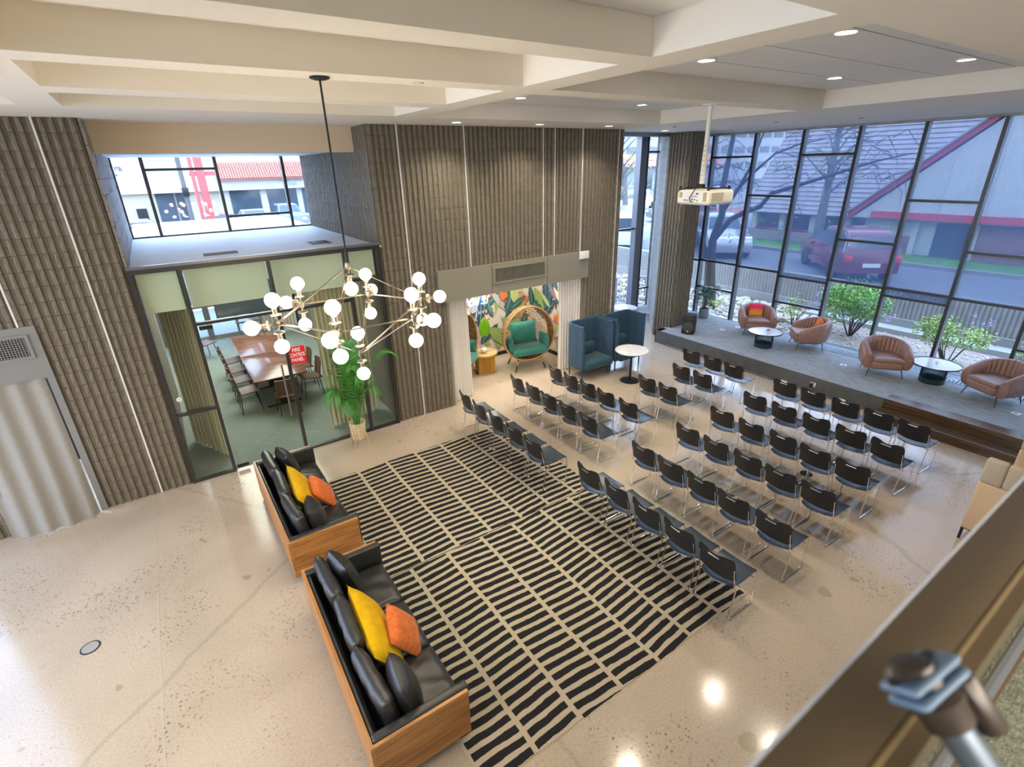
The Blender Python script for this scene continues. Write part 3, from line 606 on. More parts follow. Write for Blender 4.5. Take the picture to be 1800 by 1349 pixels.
# ---- niche
mu_wall = struct(MB().box((4.2, 10.95, 0), (8.15, 11.05, 3.0)).box((8.08, YW+0.3, 0), (8.12, 10.95, 3.0)).box((4.2, YW+0.3, 0), (4.3, 11, 3.0)).build('wall_niche', mat('mural_ground', (0.66, 0.58, 0.52), 0.7)))
struct(box('ceiling_niche', (4.2, YW+0.3, 2.95), (8.15, 11.05, 3.05), 'ceiling_paint'))
struct(box('baseboard_niche_back', (4.3, 10.93, 0), (8.08, 10.955, 0.10), 'dark')); struct(box('baseboard_niche_right', (8.06, YW+0.3, 0), (8.085, 10.95, 0.10), 'dark'))
nl = bpy.data.lights.new('niche_lamp', 'AREA'); nl.shape = 'RECTANGLE'; nl.size = 2.6; nl.size_y = 0.3; nl.energy = 60; nl.color = (1, 0.9, 0.74); no = bpy.data.objects.new('niche_lamp', nl); C.objects.link(no); no.location = (6.2, 9.9, 2.93)
bh = struct(MB().box((4.22, YW-0.10, 2.28), (8.04, YW-0.02, 2.88)).build('trim_4', 'panel_taupe'))
MB().box((5.42, YW-0.102, 2.28), (5.426, YW-0.10, 2.88)).build('seam', 'dark', bh); MB().box((6.84, YW-0.102, 2.28), (6.846, YW-0.10, 2.88)).build('seam', 'dark', bh)
MB().box((4.38, YW-0.02, 0), (4.44, YW+0.3, 2.3)).build('jamb', 'panel_taupe', bh); MB().box((8.0, YW-0.02, 0), (8.04, YW+0.3, 2.3)).build('jamb', 'panel_taupe', bh)
def grille(x0, x1, z0, z1, y, nb, m_, label, cols=0):
    t_ = thing('vent_grille', label, 'vent', ((x0+x1)/2, y, (z0+z1)/2)); w_, h_ = x1-x0, z1-z0
    f = MB(); 
    for a, b_ in (((-w_/2-0.04, h_/2), (w_/2+0.04, h_/2+0.03)), ((-w_/2-0.04, -h_/2-0.03), (w_/2+0.04, -h_/2)), ((-w_/2-0.04, -h_/2), (-w_/2, h_/2)), ((w_/2, -h_/2), (w_/2+0.04, h_/2))): f.box((a[0], -0.02, a[1]), (b_[0], 0, b_[1]))
    f.build('frame', m_, t_); MB().box((-w_/2, -0.002, -h_/2), (w_/2, 0.0, h_/2)).build('backing', 'dark', t_)
    for i in range(nb): x = -w_/2+w_*(i+0.5)/nb; MB().box((x-0.0045, -0.014, -h_/2), (x+0.0045, -0.003, h_/2)).build('slat', m_, t_)
    for i in range(cols): z = -h_/2+h_*(i+0.5)/cols; MB().box((-w_/2, -0.017, z-0.003), (w_/2, -0.014, z+0.003)).build('slat', m_, t_)
grille(5.49, 6.76, 2.51, 2.78, YW-0.10, 42, 'panel_taupe', 'taupe air grille in the bulkhead above the tropical mural niche')
t_ = thing('wall_box', 'white rectangular wall box at right end of the taupe bulkhead', 'wall box', (7.87, YW-0.10, 2.80)); MB().rbox((-0.13, -0.05, -0.09), (0.13, 0, 0.09), 0.012).build('housing', 'white_plastic', t_); MB().box((-0.12, -0.052, -0.085), (0.12, -0.05, -0.075)).build('vent_slot', 'iron', t_)
# doorway at far left
dj = MB().box((-2.66, YW-0.06, 2.2), (-1.62, YW-0.01, 2.92)); D2 = struct(dj.build('door_2', 'panel_grey'))
MB().box((-1.70, YW-0.055, 0), (-1.62, YW+0.12, 2.2)).build('jamb', 'panel_grey', D2); MB().box((-2.66, YW-0.055, 0), (-2.60, YW+0.12, 2.2)).build('jamb', 'panel_grey', D2); MB().box((-2.66, YW-0.058, 2.28), (-1.62, YW-0.056, 2.286)).build('seam', 'dark', D2)
grille(-2.55, -1.76, 2.53, 2.79, YW-0.06, 26, 'panel_grey', 'grey air grille above the grey curtain doorway', 9)
struct(box('wall_hall_back', (-3.3, 11.0, 0), (-0.6, 11.1, 3.2), 'dark'))

# ---- stage
SX, SZ = 10.97, 0.357
st = struct(MB().box((SX+0.30, -2.5, SZ-0.02), (13.40, 9.0, SZ)).box((SX+0.02, 3.42, SZ-0.02), (SX+0.30, 9.14, SZ)).box((SX+0.02, 9.0, SZ-0.02), (11.44, 9.14, SZ)).box((12.1, 9.0, SZ-0.02), (13.40, 11.2, SZ)).build('floor_stage', 'stage_carpet'))
s2 = MB().box((SX, 3.42, 0.0), (SX+0.02, 9.15, SZ-0.001)); s2.box((SX, 9.13, 0), (11.44, 9.15, SZ-0.001)); s2.box((SX+0.02, 3.40, 0), (SX+0.03, 3.42, SZ)); s2.box((SX+0.02, 3.42, 0), (13.4, 9.0, SZ-0.021)); s2.box((SX+0.3, -2.5, 0), (13.4, 3.42, SZ-0.021)); s2.build('fascia', 'stage_edge', st)
MB().tube([(SX-0.03, 3.6, 0.03), (SX-0.03, 8.7, 0.03)], 0.012, 6).build('cable_channel', 'frame_bronze', st)
tr = MB().box((SX, -2.5, SZ-0.18), (SX+0.30, 3.42, SZ+0.002)); tr.build('top_tread', 'step_wood', st)
MB().box((SX-0.32, -2.5, 0), (SX, 3.42, 0.178)).build('lower_tread', 'step_wood', st); MB().box((SX-0.325, -2.5, 0.168), (SX-0.31, 3.42, 0.180)).build('nosing', 'frame_bronze', st)
for i, (y0, y1) in enumerate(((4.3, 6.4), (1.2, 3.4))):
    g = thing('floor_grille', 'linear floor air grille on the stage ' + ('between the left and right armchair pairs' if i == 0 else 'behind the right coffee table'), 'vent', (13.02, (y0+y1)/2, SZ))
    MB().box((-0.14, -(y1-y0)/2, 0), (0.14, (y1-y0)/2, 0.003)).build('frame', 'iron', g)
    gs = MB()
    for k in range(34): yy_ = -(y1-y0)/2+(k+0.5)*(y1-y0)/34; gs.box((-0.13, yy_-0.014, 0.003), (0.13, yy_+0.014, 0.007))
    tag(gs.build('slat', 'pot_steel', g), None, None, kind='stuff')
for i, (x, y) in enumerate(((12.4, 8.01), (12.2, 4.74), (12.95, 7.9), (13.1, 3.0), (12.1, 1.75))):
    t_ = thing('floor_box', ['white floor socket plate between the speaker and the left armchair', 'white floor socket plate in the empty middle of the stage', 'white floor socket plate near the windows behind the left armchair', 'white floor socket plate by the window side of the right coffee table', 'white floor socket plate near the right armchair front'][i], 'floor socket', (x, y, SZ), 0.3*i)
    MB().rbox((-0.06, -0.06, 0), (0.06, 0.06, 0.005), 0.002).build('plate', 'white_plastic', t_); MB().box((-0.03, -0.03, 0.005), (0.03, 0.03, 0.007)).build('lid', 'concrete_light', t_)
for i, (y, z) in enumerate(((5.36, 0.05), (4.12, 0.05), (4.75, 0.2))):
    t_ = thing('outlet_box', ['white outlet box low on the stage front, left one', 'white outlet box low on the stage front, right one', 'metal wall outlet with black plug on the stage front'][i], 'outlet', (SX, y, z))
    if i < 2: MB().rbox((-0.07, -0.07, -0.02), (0, 0.07, 0.03), 0.006).build('housing', 'white_plastic', t_); MB().box((-0.072, -0.04, -0.01), (-0.07, 0.04, 0.015)).build('socket', 'iron', t_)
    else: MB().rbox((-0.02, -0.06, -0.05), (0, 0.06, 0.05), 0.005).build('housing', 'chrome', t_); MB().rbox((-0.06, -0.0, -0.07), (-0.02, 0.05, 0.02), 0.01).build('plug', 'plastic_black', t_)

# ================================================================== FURNITURE
# ---- rugs
for nm, a, b_, lb in (('far', (1.33, 4.95), (4.78, 7.56), 'black and cream striped rug half nearer the meeting room'), ('near', (1.14, 2.24), (4.76, 4.922), 'black and cream striped rug half nearer the camera')):
    t_ = thing('striped_rug', lb, 'rug', (a[0], a[1], 0), 0, None)
    w_, h_ = b_[0]-a[0], b_[1]-a[1]; rb = MB(); N = 60; top = []
    pts = [(w_*i/N, 0) for i in range(N)]+[(w_, h_*i/N) for i in range(N)]+[(w_-w_*i/N, h_) for i in range(N)]+[(0, h_-h_*i/N) for i in range(N)]
    pts = [(x+random.uniform(-0.004, 0.004), y+random.uniform(-0.004, 0.004)) for x, y in pts]
    rb.prism(pts, 0.001, 0.011).build('pile', 'rug_weave', t_)
    fr_ = MB()
    for (y0) in (0, h_):
        sg = -1 if y0 == 0 else 1
        for i in range(int(w_/0.02)): x = 0.01+i*0.02; fr_.box((x, min(y0, y0+sg*0.012), 0.001), (x+0.008, max(y0, y0+sg*0.012), 0.006))
    tag(fr_.build('fringe', 'leather_black' if nm == 'far' else 'cane_white', t_), None, None, kind='stuff')

# ---- stacking chairs
def make_chair():
    t_ = thing('stacking_chair', 'x', 'chair')
    def seat(u, v):       # u across (-y..y), v back to front
        y = (u-0.5)*0.43; x = -0.085+v*0.50; e = 1-0.10*(abs(u-0.5)*2)**6*(1 if 0.1 < v else 1)
        z = 0.445 - 0.018*math.sin(PI*min(1, v*1.05)) + (0.012*(abs(u-0.5)*2)**2) - 0.03*max(0, v-0.86)*6*0.6 + 0.03*max(0, 0.12-v)*6
        w = 1 - 0.16*max(0, 0.25-v)*4*(abs(u-0.5)*2)
        return Vector((x - 0.055*(1-(abs(u-0.5)*2)**2)*max(0, 1-v*3)+0.03*max(0, 1-v*3), y*w, z))
    MB().surf(seat, 10, 10, 0.012).build('seat', 'seat_black_sky_tint', t_)
    def back(u, v):       # u across, v bottom to top
        a = (u-0.5)*2; y = a*0.230*(1-0.02*v); cr = max(0, (abs(a)-0.78)/0.22); zt = 0.846+0.010*abs(a)-0.060*(1-math.sqrt(max(0, 1-cr**2))); zb = 0.538+0.018*abs(a)**2+0.03*(1-math.sqrt(max(0, 1-cr**2)))
        hand = 0.026*math.exp(-(a/0.36)**4)
        z = zb+(zt-hand-zb)*v; x = -0.045-0.055*v + 0.036*abs(a)**2 - 0.025
        return Vector((x, y, z))
    MB().surf(back, 24, 8, 0.011).build('backrest', 'chair_black', t_)
    hb = MB(); hb.surf(lambda u, v: Vector((-0.045-0.055-0.035-0.004+0.05*((u-0.5)*0.56)**2-0.012*v, (u-0.5)*0.13, 0.800+0.012*v)), 6, 2, 0.014); hb.build('handle_slot', 'frame_bronze', t_)
    for s in (-1, 1):
        y = s*0.224
        p = [(-0.078, y*0.96, 0.72), (-0.048, y*0.98, 0.56), (-0.02, y, 0.44), (0.0, y*1.01, 0.425), (0.01, y*1.01, 0.40), (-0.045, y*1.0, 0.06), (-0.05, y, 0.022), (-0.035, y, 0.009), (0.0, y, 0.009), (0.36, y, 0.009), (0.392, y, 0.02), (0.40, y, 0.05), (0.418, y*0.985, 0.40), (0.41, y*0.97, 0.432)]
        MB().tube(p, 0.0075, 6).build('side_frame', 'chrome', t_)
        MB().rbox((-0.035, y-0.010, 0), (0.0, y+0.010, 0.018), 0.005, seg=2).build('glide', 'white_plastic', t_); MB().rbox((0.33, y-0.010, 0), (0.365, y+0.010, 0.018), 0.005, seg=2).build('glide', 'white_plastic', t_)
    MB().tube([(0.09, -0.23, 0.40), (0.09, 0.23, 0.40)], 0.005, 6).build('cross_bar', 'chrome', t_)
    MB().tube([(0.34, -0.23, 0.40), (0.34, 0.23, 0.40)], 0.005, 6).build('cross_bar', 'chrome', t_)
    return t_
ROWS = [('first', 'right', 4.14, [4.41, 3.88, 3.37, 2.88, 2.37]), ('first', 'left', 3.97, [7.62, 7.10, 6.56, 6.02, 5.50]),
        ('second', 'right', 5.18, [4.38, 3.87, 3.36, 2.87, 2.34]), ('second', 'left', 5.20, [7.71, 7.19, 6.68, 6.16, 5.60]),
        ('third', 'right', 6.19, [4.37, 3.85, 3.33, 2.84, 2.35]), ('third', 'left', 6.14, [7.66, 7.16, 6.67, 6.16, 5.60]),
        ('fourth', 'right', 7.13, [4.42, 3.87, 3.35, 2.86, 2.36]), ('fourth', 'left', 7.22, [6.15, 5.65]),
        ('fifth', 'right', 8.13, [4.44, 3.90, 3.36, 2.84, 2.33]), ('fifth', 'left', 8.25, [6.15, 5.64]),
        ('sixth', 'right', 9.11, [4.45, 3.92, 3.37, 2.85, 2.35]), ('sixth', 'left', 9.17, [6.62, 6.08, 5.56])]
ch0 = None; ORD = {5: ['farthest chair', 'second chair from the far end', 'middle chair', 'second chair from the near end', 'nearest chair'], 2: ['farther of the two chairs', 'nearer of the two chairs'], 3: ['farthest chair', 'middle chair', 'nearest chair']}
REF = {'first': ' counted from the sofas', 'second': ' counted from the sofas', 'third': ' counted from the sofas', 'fourth': ' counted from the sofas', 'fifth': ' one before the stage row', 'sixth': ' right before the stage'}
for (rn, side, x, yl) in ROWS:
    for i, y in enumerate(yl):
        lb = 'black %s, %s row, %s seating block%s' % (ORD[len(yl)][i], rn, side, {'first': ' by the sofas', 'sixth': ' by the stage'}.get(rn, ''))
        gr = 'black stacking chairs set out in rows'
        loc = (x+0.12+random.uniform(-0.015, 0.015), y, 0.011 if (x < 4.7 and 2.2 < y < 7.8 and x-0.05 < 4.7) else 0); rz = random.uniform(-0.05, 0.03)-0.02
        if ch0 is None: ch0 = make_chair(); ch0.location = loc; ch0.rotation_euler = (0, 0, rz); ch0['label'] = lb; ch0['group'] = gr
        else: copy_tree(ch0, None, loc, rz, lb, gr)

# ---- leather and walnut sofas
def leather_cushion(w, d, h, mb=None, M_=None, k=0.55, n_=20, wr=0.004):
    mb = mb or MB(); rd = random.Random(int(w*1000)+int(d*77)); vs = []; fs = []; W_ = n_+1
    ph = [rd.uniform(0, 6) for _ in range(6)]
    for side in (1, -1):
        for i in range(W_):
            for j in range(W_):
                u, v = -1+2*i/n_, -1+2*j/n_; e = (max(0, 1-abs(u)**5)*max(0, 1-abs(v)**5))**0.42
                z = side*h/2*(0.30+0.70*e)
                z += wr*math.sin(7*u+ph[0]+2*math.sin(5*v+ph[1]))*e + wr*math.sin(9*v+ph[2]+3*u)*e
                vs.append(Vector((w/2*u*(1-0.02*abs(v)**4), d/2*v*(1-0.02*abs(u)**4), z)))
    K = W_*W_
    for i in range(n_):
        for j in range(n_):
            a, b_, c_, d_ = i*W_+j, (i+1)*W_+j, (i+1)*W_+j+1, i*W_+j+1
            fs.append((a, b_, c_, d_)); fs.append((K+a, K+d_, K+c_, K+b_))
    for i in range(n_):
        for (p, q) in ((i*W_, (i+1)*W_), ((i+1)*W_+n_, i*W_+n_)): fs.append((p, K+p, K+q, q))
        for (p, q) in ((i+1, i), (n_*W_+i, n_*W_+i+1)): fs.append((p, K+p, K+q, q))
    if M_: vs = [M_ @ p for p in vs]
    mb.nosharp = True
    return mb.add(vs, fs, True)
def make_sofa(loc, rz, label):
    L, D, H = 2.29, 0.85, 0.62; t_ = thing('leather_sofa', label, 'sofa', loc, rz)
    MB().box((0, 0, 0.10), (0.03, L, H)).build('back_panel', 'walnut', t_)
    for y in (0, L-0.03): MB().box((0.03, y, 0.10), (D, y+0.03, H)).build('side_panel', 'walnut_side', t_)
    MB().box((0.03, 0.03, 0.11), (D-0.02, L-0.03, 0.24)).build('base', 'leather_black', t_)
    MB().rbox((D-0.03, 0.04, 0.12), (D+0.0, L-0.04, 0.26), 0.012).build('front_rail', 'leather_black', t_)
    for y0 in (0.032, L-0.032-0.085):
        MB().rbox((0.035, y0, 0.20), (D+0.025, y0+0.085, H+0.012), 0.02).build('arm_pad', 'leather_black', t_)
    MB().rbox((0.032, 0.11, 0.24), (0.075, L-0.11, H-0.01), 0.015).build('back_lining', 'leather_black', t_)
    cw = (L-0.24)/3
    for i in range(3):
        leather_cushion(D-0.12, cw-0.006, 0.19, M_=T(0.10+(D-0.12)/2+0.03, 0.12+cw*(i+0.5), 0.335), k=0.86, wr=0.005).build('seat_cushion', 'leather_black', t_)
        M_ = T(0.215+0.01*(i == 1), 0.12+cw*(i+0.5), 0.615, 0.03*(i-1), -0.16+PI/2, (0.05, -0.03, 0.06)[i])
        c = leather_cushion(0.44, cw-0.01, 0.15, M_=M_, k=0.80).build('back_cushion', 'leather_black', t_)
    for (x, y) in ((0.1, 0.15), (0.1, L-0.15), (D-0.18, 0.15), (D-0.18, L-0.15)): MB().box((x-0.03, y-0.03, 0), (x+0.03, y+0.03, 0.11)).build('leg', 'leg_black', t_)
    return t_
SOF = [((0.405, 2.69, 0), -0.01, 'black leather sofa in walnut case, nearer the camera'), ((0.405, 5.51, 0), 0.012, 'black leather sofa in walnut case, nearer the meeting room glass')]
for si, (loc, rz, lb) in enumerate(SOF):
    make_sofa(loc, rz, lb)
    nm = ('near sofa', 'far sofa')[si]; y0 = loc[1]
    for k, yy in enumerate((0.33, 1.97) if si == 0 else (0.34, 1.93)):
        o = thing('leather_pillow', 'square black leather pillow at the %s end of the %s' % (('near', 'far')[k], nm), 'pillow', (loc[0]+(0.42 if k == 0 else 0.41), y0+yy, 0.63), group='black leather pillows on the sofas')
        o.rotation_euler = (0.26, 0, -PI/2+(-0.12, 0.18)[k])
        pillow_mb(0.46, 0.46, 0.23).build('cover', 'leather_black', o); MB().tube([(0.228*math.copysign(1, math.cos(a))*min(1, abs(math.cos(a))*1.35), 0, 0.228*math.copysign(1, math.sin(a))*min(1, abs(math.sin(a))*1.35)) for a in [2*PI*q/24 for q in range(24)]], 0.004, 5, closed=True).build('piping', 'leather_black', o)
    o = thing('velvet_pillow', 'long mustard yellow velvet pillow leaning on the back of the %s' % nm, 'pillow', (loc[0]+0.44, y0+1.09, 0.585)); o.rotation_euler = (0.55, 0.0, -PI/2-0.06)
    pillow_mb(1.0, 0.50, 0.20, k=0.1).build('cover', 'velvet_yellow', o)
    o = thing('velvet_pillow', 'orange velvet square pillow on the middle seat of the %s' % nm, 'pillow', (loc[0]+0.66, y0+(0.94 if si == 0 else 0.98), 0.555)); o.rotation_euler = (0.62, 0.10, -PI/2-(0.28 if si == 0 else 0.12))
    pillow_mb(0.46, 0.44, 0.17).build('cover', 'velvet_orange', o)

# ---- chandelier
ch = thing('globe_chandelier', 'brass twenty-one globe chandelier on long rod in front of the meeting room', 'chandelier', (1.34, 4.62, 3.5))
MB().lathe([(0, 0.0), (0.075, 0.0), (0.078, -0.012), (0.05, -0.022), (0.0, -0.022)], 24, (0, 0, 1.87)).build('ceiling_canopy', 'iron', ch)
MB().tube([(0, 0, 1.86), (0, 0, 0.44)], 0.0085, 8).build('rod', 'iron', ch)
hubs = [(0, 0, 0.41), (0, 0, -0.42)] + [(0.67*math.cos(PI/3*k), 0.67*math.sin(PI/3*k), 0) for k in range(6)]
hubp = []
for i, hp in enumerate(hubs):
    q = MB().lathe([(0.0, -0.035), (0.022, -0.03), (0.027, 0), (0.022, 0.03), (0, 0.035)], 12, hp)
    hubp.append(q.build('hub', 'brass', ch))
def bars(a, b_):
    a, b_ = Vector(a), Vector(b_); s_ = (b_-a).cross(Vector((0, 0, 1))); s_ = s_.normalized()*0.010 if s_.length > 1e-6 else Vector((0.01, 0, 0)); m_ = MB(); m_.tube([a+s_, b_+s_], 0.0042, 6); m_.tube([a-s_, b_-s_], 0.0042, 6); m_.build('strut', 'brass', ch)
for k in range(6): bars(hubs[2+k], hubs[2+(k+1) % 6]); bars(hubs[0], hubs[2+k]) if k % 2 == 0 else bars(hubs[1], hubs[2+k])
bars(hubs[1], hubs[2]); bars(hubs[0], hubs[5]); 
gl0 = None
def globe(hub_i, d):
    global gl0
    hp = Vector(hubs[hub_i]); d = Vector(d).normalized(); q = Vector((0, 0, 1)).rotation_difference(d)
    parts = []
    for (nm, prof, m_, off) in (('socket', [(0.008, 0.0), (0.008, 0.055), (0.045, 0.062), (0.048, 0.070), (0.030, 0.078), (0.020, 0.082), (0.022, 0.125), (0.018, 0.128)], 'brass', 0.01),):
        o = MB().lathe(prof, 18).build(nm, m_, ch); o.location = hp+d*off; o.rotation_mode = 'QUATERNION'; o.rotation_quaternion = q
    s_ = MB(); R_ = 0.062; s_.lathe([(0.016, -0.070), (0.022, -0.058)]+[(R_*math.sin(PI*k/12), -R_*math.cos(PI*k/12)) for k in range(2, 12)]+[(0, R_)], 20)
    g = s_.build('globe', 'bulb', ch); g.location = hp+d*0.205; g.rotation_mode = 'QUATERNION'; g.rotation_quaternion = q
globe(0, (0, 0, -1)); globe(1, (0, 0, -1)); globe(1, (0, 0, 1))
for k in range(6):
    a = PI/3*k; globe(2+k, (0, 0, 1)); globe(2+k, (0, 0, -1)); globe(2+k, (math.cos(a), math.sin(a), 0))


# ---- recessed downlights
DL = [(4.84, 2.44, 5.604, 'large coffer nearest the camera, near left'), (4.84, 3.72, 5.604, 'large coffer nearest the camera, far left'), (7.37, 2.44, 5.604, 'large coffer nearest the camera, near right'), (7.37, 3.74, 5.604, 'large coffer nearest the camera, far right'), (7.37, 6.88, 5.604, 'far large coffer, right one'), (4.84, 6.88, 5.604, 'far large coffer, left one'), (4.84, 5.45, 5.604, 'far large coffer behind the beam, left'), (7.37, 5.45, 5.604, 'far large coffer behind the beam, right'),
      (4.46, 8.15, 5.37, 'flat soffit above the tall block wall, left'), (6.13, 8.12, 5.37, 'flat soffit above the tall block wall, middle'), (7.81, 8.11, 5.37, 'flat soffit above the tall block wall, right'), (10.34, 8.88, 5.37, 'flat soffit before the narrow window')]
d0 = None
for (x, y, z, lb) in DL:
    lb = 'round recessed downlight, ' + lb
    if d0 is None:
        d0 = thing('downlight', lb, 'ceiling light', (x, y, z), 0, 'recessed downlights')
        MB().lathe([(0.078, 0), (0.10, 0), (0.102, -0.006), (0.08, -0.012), (0.075, -0.004)], 24).build('trim_ring', 'white_plastic', d0); MB().lathe([(0.0, -0.004), (0.076, -0.004), (0.076, -0.001)], 24).build('lens', 'can_glow', d0)
        sl = bpy.data.lights.new('downlight_beam', 'SPOT'); sl.energy = 75; sl.spot_size = 2.3; sl.spot_blend = 0.8; sl.shadow_soft_size = 0.07; sl.color = (1, 0.88, 0.70); o = bpy.data.objects.new('downlight_beam', sl); C.objects.link(o); o.parent = d0; o.location = (0, 0, -0.03)
    else: copy_tree(d0, None, (x, y, z), 0, lb)
for i, (x, y) in enumerate(((2.17, 4.60), (2.1, 8.55), (11.5, 5.2), (10.7, 6.4), (9.6, 8.0))):
    t_ = thing('ceiling_sprinkler', ['small flush ceiling disc on the beam right of the chandelier rod', 'small flush ceiling disc before the cream header beam', 'small dark ceiling disc above the armchairs', 'small dark ceiling disc above the stage left part', 'small dark ceiling disc above the speaker'][i], 'sprinkler', (x, y, 5.37))
    MB().lathe([(0.0, -0.008), (0.035, -0.008), (0.04, 0)], 18).build('cover', 'ceiling_panel' if i < 2 else 'iron', t_); MB().lathe([(0.04, -0.002), (0.046, -0.003), (0.046, 0)], 18).build('ring', 'concrete_sill', t_)

# ---- projector on its pole
pj = thing('ceiling_projector', 'white projector hanging from the ceiling on a white pole', 'projector', (6.33, 4.72, 4.24), 0)
MB().lathe([(0.0, 0), (0.11, 0), (0.10, -0.012), (0.04, -0.02), (0.0, -0.02)], 20, (0, 0, 1.13)).build('ceiling_plate', 'white_plastic', pj)
MB().tube([(0, 0, 1.12), (0, 0, 0.55)], 0.030, 14).build('upper_pole', 'projector_white', pj); MB().tube([(0, 0, 0.56), (0, 0, 0.17)], 0.034, 14).build('lower_pole', 'projector_white', pj)
hh = MB()
for k in range(8): hh.lathe([(0, 0), (0.006, 0.0), (0.006, 0.003), (0, 0.003)], 8, M_=T(-0.0315, -0.012, 0.22+k*0.06, 0, -PI/2, 0.36))
hh.build('adjustment_hole', 'dark', pj)
MB().lathe([(0.035, 0.11), (0.05, 0.115), (0.05, 0.16), (0.035, 0.17)], 16).build('pole_collar', 'iron', pj)
br = MB(); br.tube([(-0.20, 0.20, 0.115), (0.22, 0.20, 0.115)], 0.01, 6); br.tube([(-0.20, -0.25, 0.115), (0.30, -0.25, 0.115)], 0.01, 6); br.tube([(-0.02, -0.30, 0.12), (-0.02, 0.24, 0.12)], 0.012, 6)
for (x, y) in ((-0.18, 0.2), (0.2, 0.2), (-0.18, -0.25), (0.26, -0.25)): br.lathe([(0.018, 0), (0.018, 0.06), (0, 0.06)], 8, (x, y, 0.085))
br.build('mount_bracket', 'iron', pj)
MB().rbox((-0.23, -0.31, -0.09), (0.32, 0.22, 0.095), 0.045, seg=4).build('housing', 'projector_white', pj)
rp_ = MB().box((-0.233, -0.20, -0.055), (-0.229, 0.10, 0.075)); rp_.build('rear_panel', 'ceiling_panel', pj)
pt = MB()
for (y, z, w_, h_) in ((0.07, -0.03, 0.03, 0.012), (0.03, -0.03, 0.03, 0.01), (-0.01, -0.03, 0.02, 0.012), (-0.05, -0.02, 0.03, 0.012), (-0.09, -0.02, 0.02, 0.012), (-0.13, -0.03, 0.015, 0.015), (-0.05, 0.02, 0.03, 0.008), (-0.10, 0.02, 0.04, 0.008), (-0.12, 0.055, 0.035, 0.018), (-0.02, 0.0, 0.02, 0.008)): pt.box((-0.236, y-w_/2, z-h_/2), (-0.232, y+w_/2, z+h_/2))
pt.build('port', 'plastic_black', pj)
vv = MB(); vv.box((-0.234, 0.12, 0.0), (-0.23, 0.17, 0.07)); vv.box((-0.234, -0.27, -0.04), (-0.23, -0.215, 0.075)); vv.build('intake_vent', 'vent_tan', pj)
vs_ = MB()
for k in range(9): vs_.box((-0.17+k*0.028, -0.3125, -0.045), (-0.157+k*0.028, -0.309, 0.065))
vs_.build('side_vent', 'vent_tan', pj)
MB().lathe([(0.03, 0), (0.055, 0.0), (0.05, 0.03), (0.03, 0.03), (0.0, 0.02)], 18, M_=T(0.32, 0.08, 0.0, 0, PI/2, 0)).build('lens', 'glass_dark', pj)
MB().tube([(0.02, -0.02, 0.16), (-0.10, -0.05, 0.15), (-0.20, -0.06, 0.115), (-0.25, -0.05, 0.06), (-0.262, -0.02, 0.0), (-0.255, -0.04, -0.05), (-0.24, -0.07, -0.05)], 0.006, 6).build('cable', 'plastic_black', pj)

# ---- tub armchairs on the stage
def make_tub(loc, rz, label):
    t_ = thing('tub_armchair', label, 'armchair', loc, rz, 'tan leather tub armchairs on the stage')     # faces -y locally
    NU, NV = 44, 12
    def prof(a):   # a in 0..1 around the U from left front to right front
        th = PI*(a*1.0)      # 0 left, pi right around the back
        ex = 0.42; ey = 0.36
        x = -ex*math.cos(th); y = 0.02+ey*math.sin(th)
        return x, y
    def shell(u, v):
        # straight arms then round back
        if u < 0.2: k = u/0.2; cx_, cy_, nx, ny = -0.345, -0.30+0.30*k, -1, 0
        elif u > 0.8: k = (u-0.8)/0.2; cx_, cy_, nx, ny = 0.345, 0.0-0.30*k, 1, 0
        else:
            th = PI*(u-0.2)/0.6; cx_, cy_, nx, ny = -0.345*math.cos(th), 0.32*math.sin(th), -math.cos(th), math.sin(th)
        hb = 0.55+0.19*math.sin(PI*min(1, max(0, (u-0.04)/0.92)))**1.0
        if u < 0.06 or u > 0.94: hb -= 0.05*(1-min(u, 1-u)/0.06)**2
        a = 2*PI*v; zc = (hb+0.19)/2; hz = (hb-0.19)/2
        ca, sa = math.cos(a), math.sin(a)
        r = 0.082*(1.0); off = r*math.copysign(abs(ca)**0.75, ca)
        z = zc+hz*math.copysign(abs(sa)**0.55, sa)
        lean = 0.045*(z-0.2)/0.5
        bulge = 0.02*math.sin(PI*min(1, max(0, (z-0.19)/(hb-0.19))))
        rib = 0.0
        if ca < 0.3:
            fr = (u*22) % 1; rib = -0.022*math.exp(-((min(fr, 1-fr))/0.13)**2)*(1 if 0.1 < u < 0.9 and z > 0.42 else 0)*min(1, (0.3-ca))
        off2 = off+(bulge if ca > 0 else 0)+lean-rib*(1 if ca < 0 else 0)*1.0
        return Vector((cx_+nx*off2, cy_+ny*off2, z))
    s_ = MB(); s_.surf(shell, 132, 20, 0)
    for u in (0, 1):
        c_ = Vector((0, 0, 0)); ring = [shell(u, j/20) for j in range(20)]
        for p in ring: c_ += p/20
        c_.y -= 0.03; k0 = len(s_.v); vs = [tuple(p) for p in ring]+[tuple(c_)]
        s_.add(vs, [((j+1) % 20, j, 20) if u == 0 else (j, (j+1) % 20, 20) for j in range(20)], True)
    s_.build('shell', 'leather_tan', t_)
    MB().rbox((-0.29, -0.37, 0.19), (0.29, 0.28, 0.36), 0.045, seg=4).build('seat_base', 'leather_tan', t_)
    MB().rbox((-0.285, -0.375, 0.345), (0.285, 0.26, 0.435), 0.04, seg=4, puff=0.015).build('seat_cushion', 'leather_tan', t_)
    for (x, y) in ((-0.3, -0.28), (0.3, -0.28), (-0.26, 0.26), (0.26, 0.26)): MB().tube([(x*0.95, y*0.95, 0.21), (x*1.12, y*1.12, 0.0)], 0.011, 8, rs=[0.013, 0.007]).build('leg', 'leg_black', t_)
    return t_
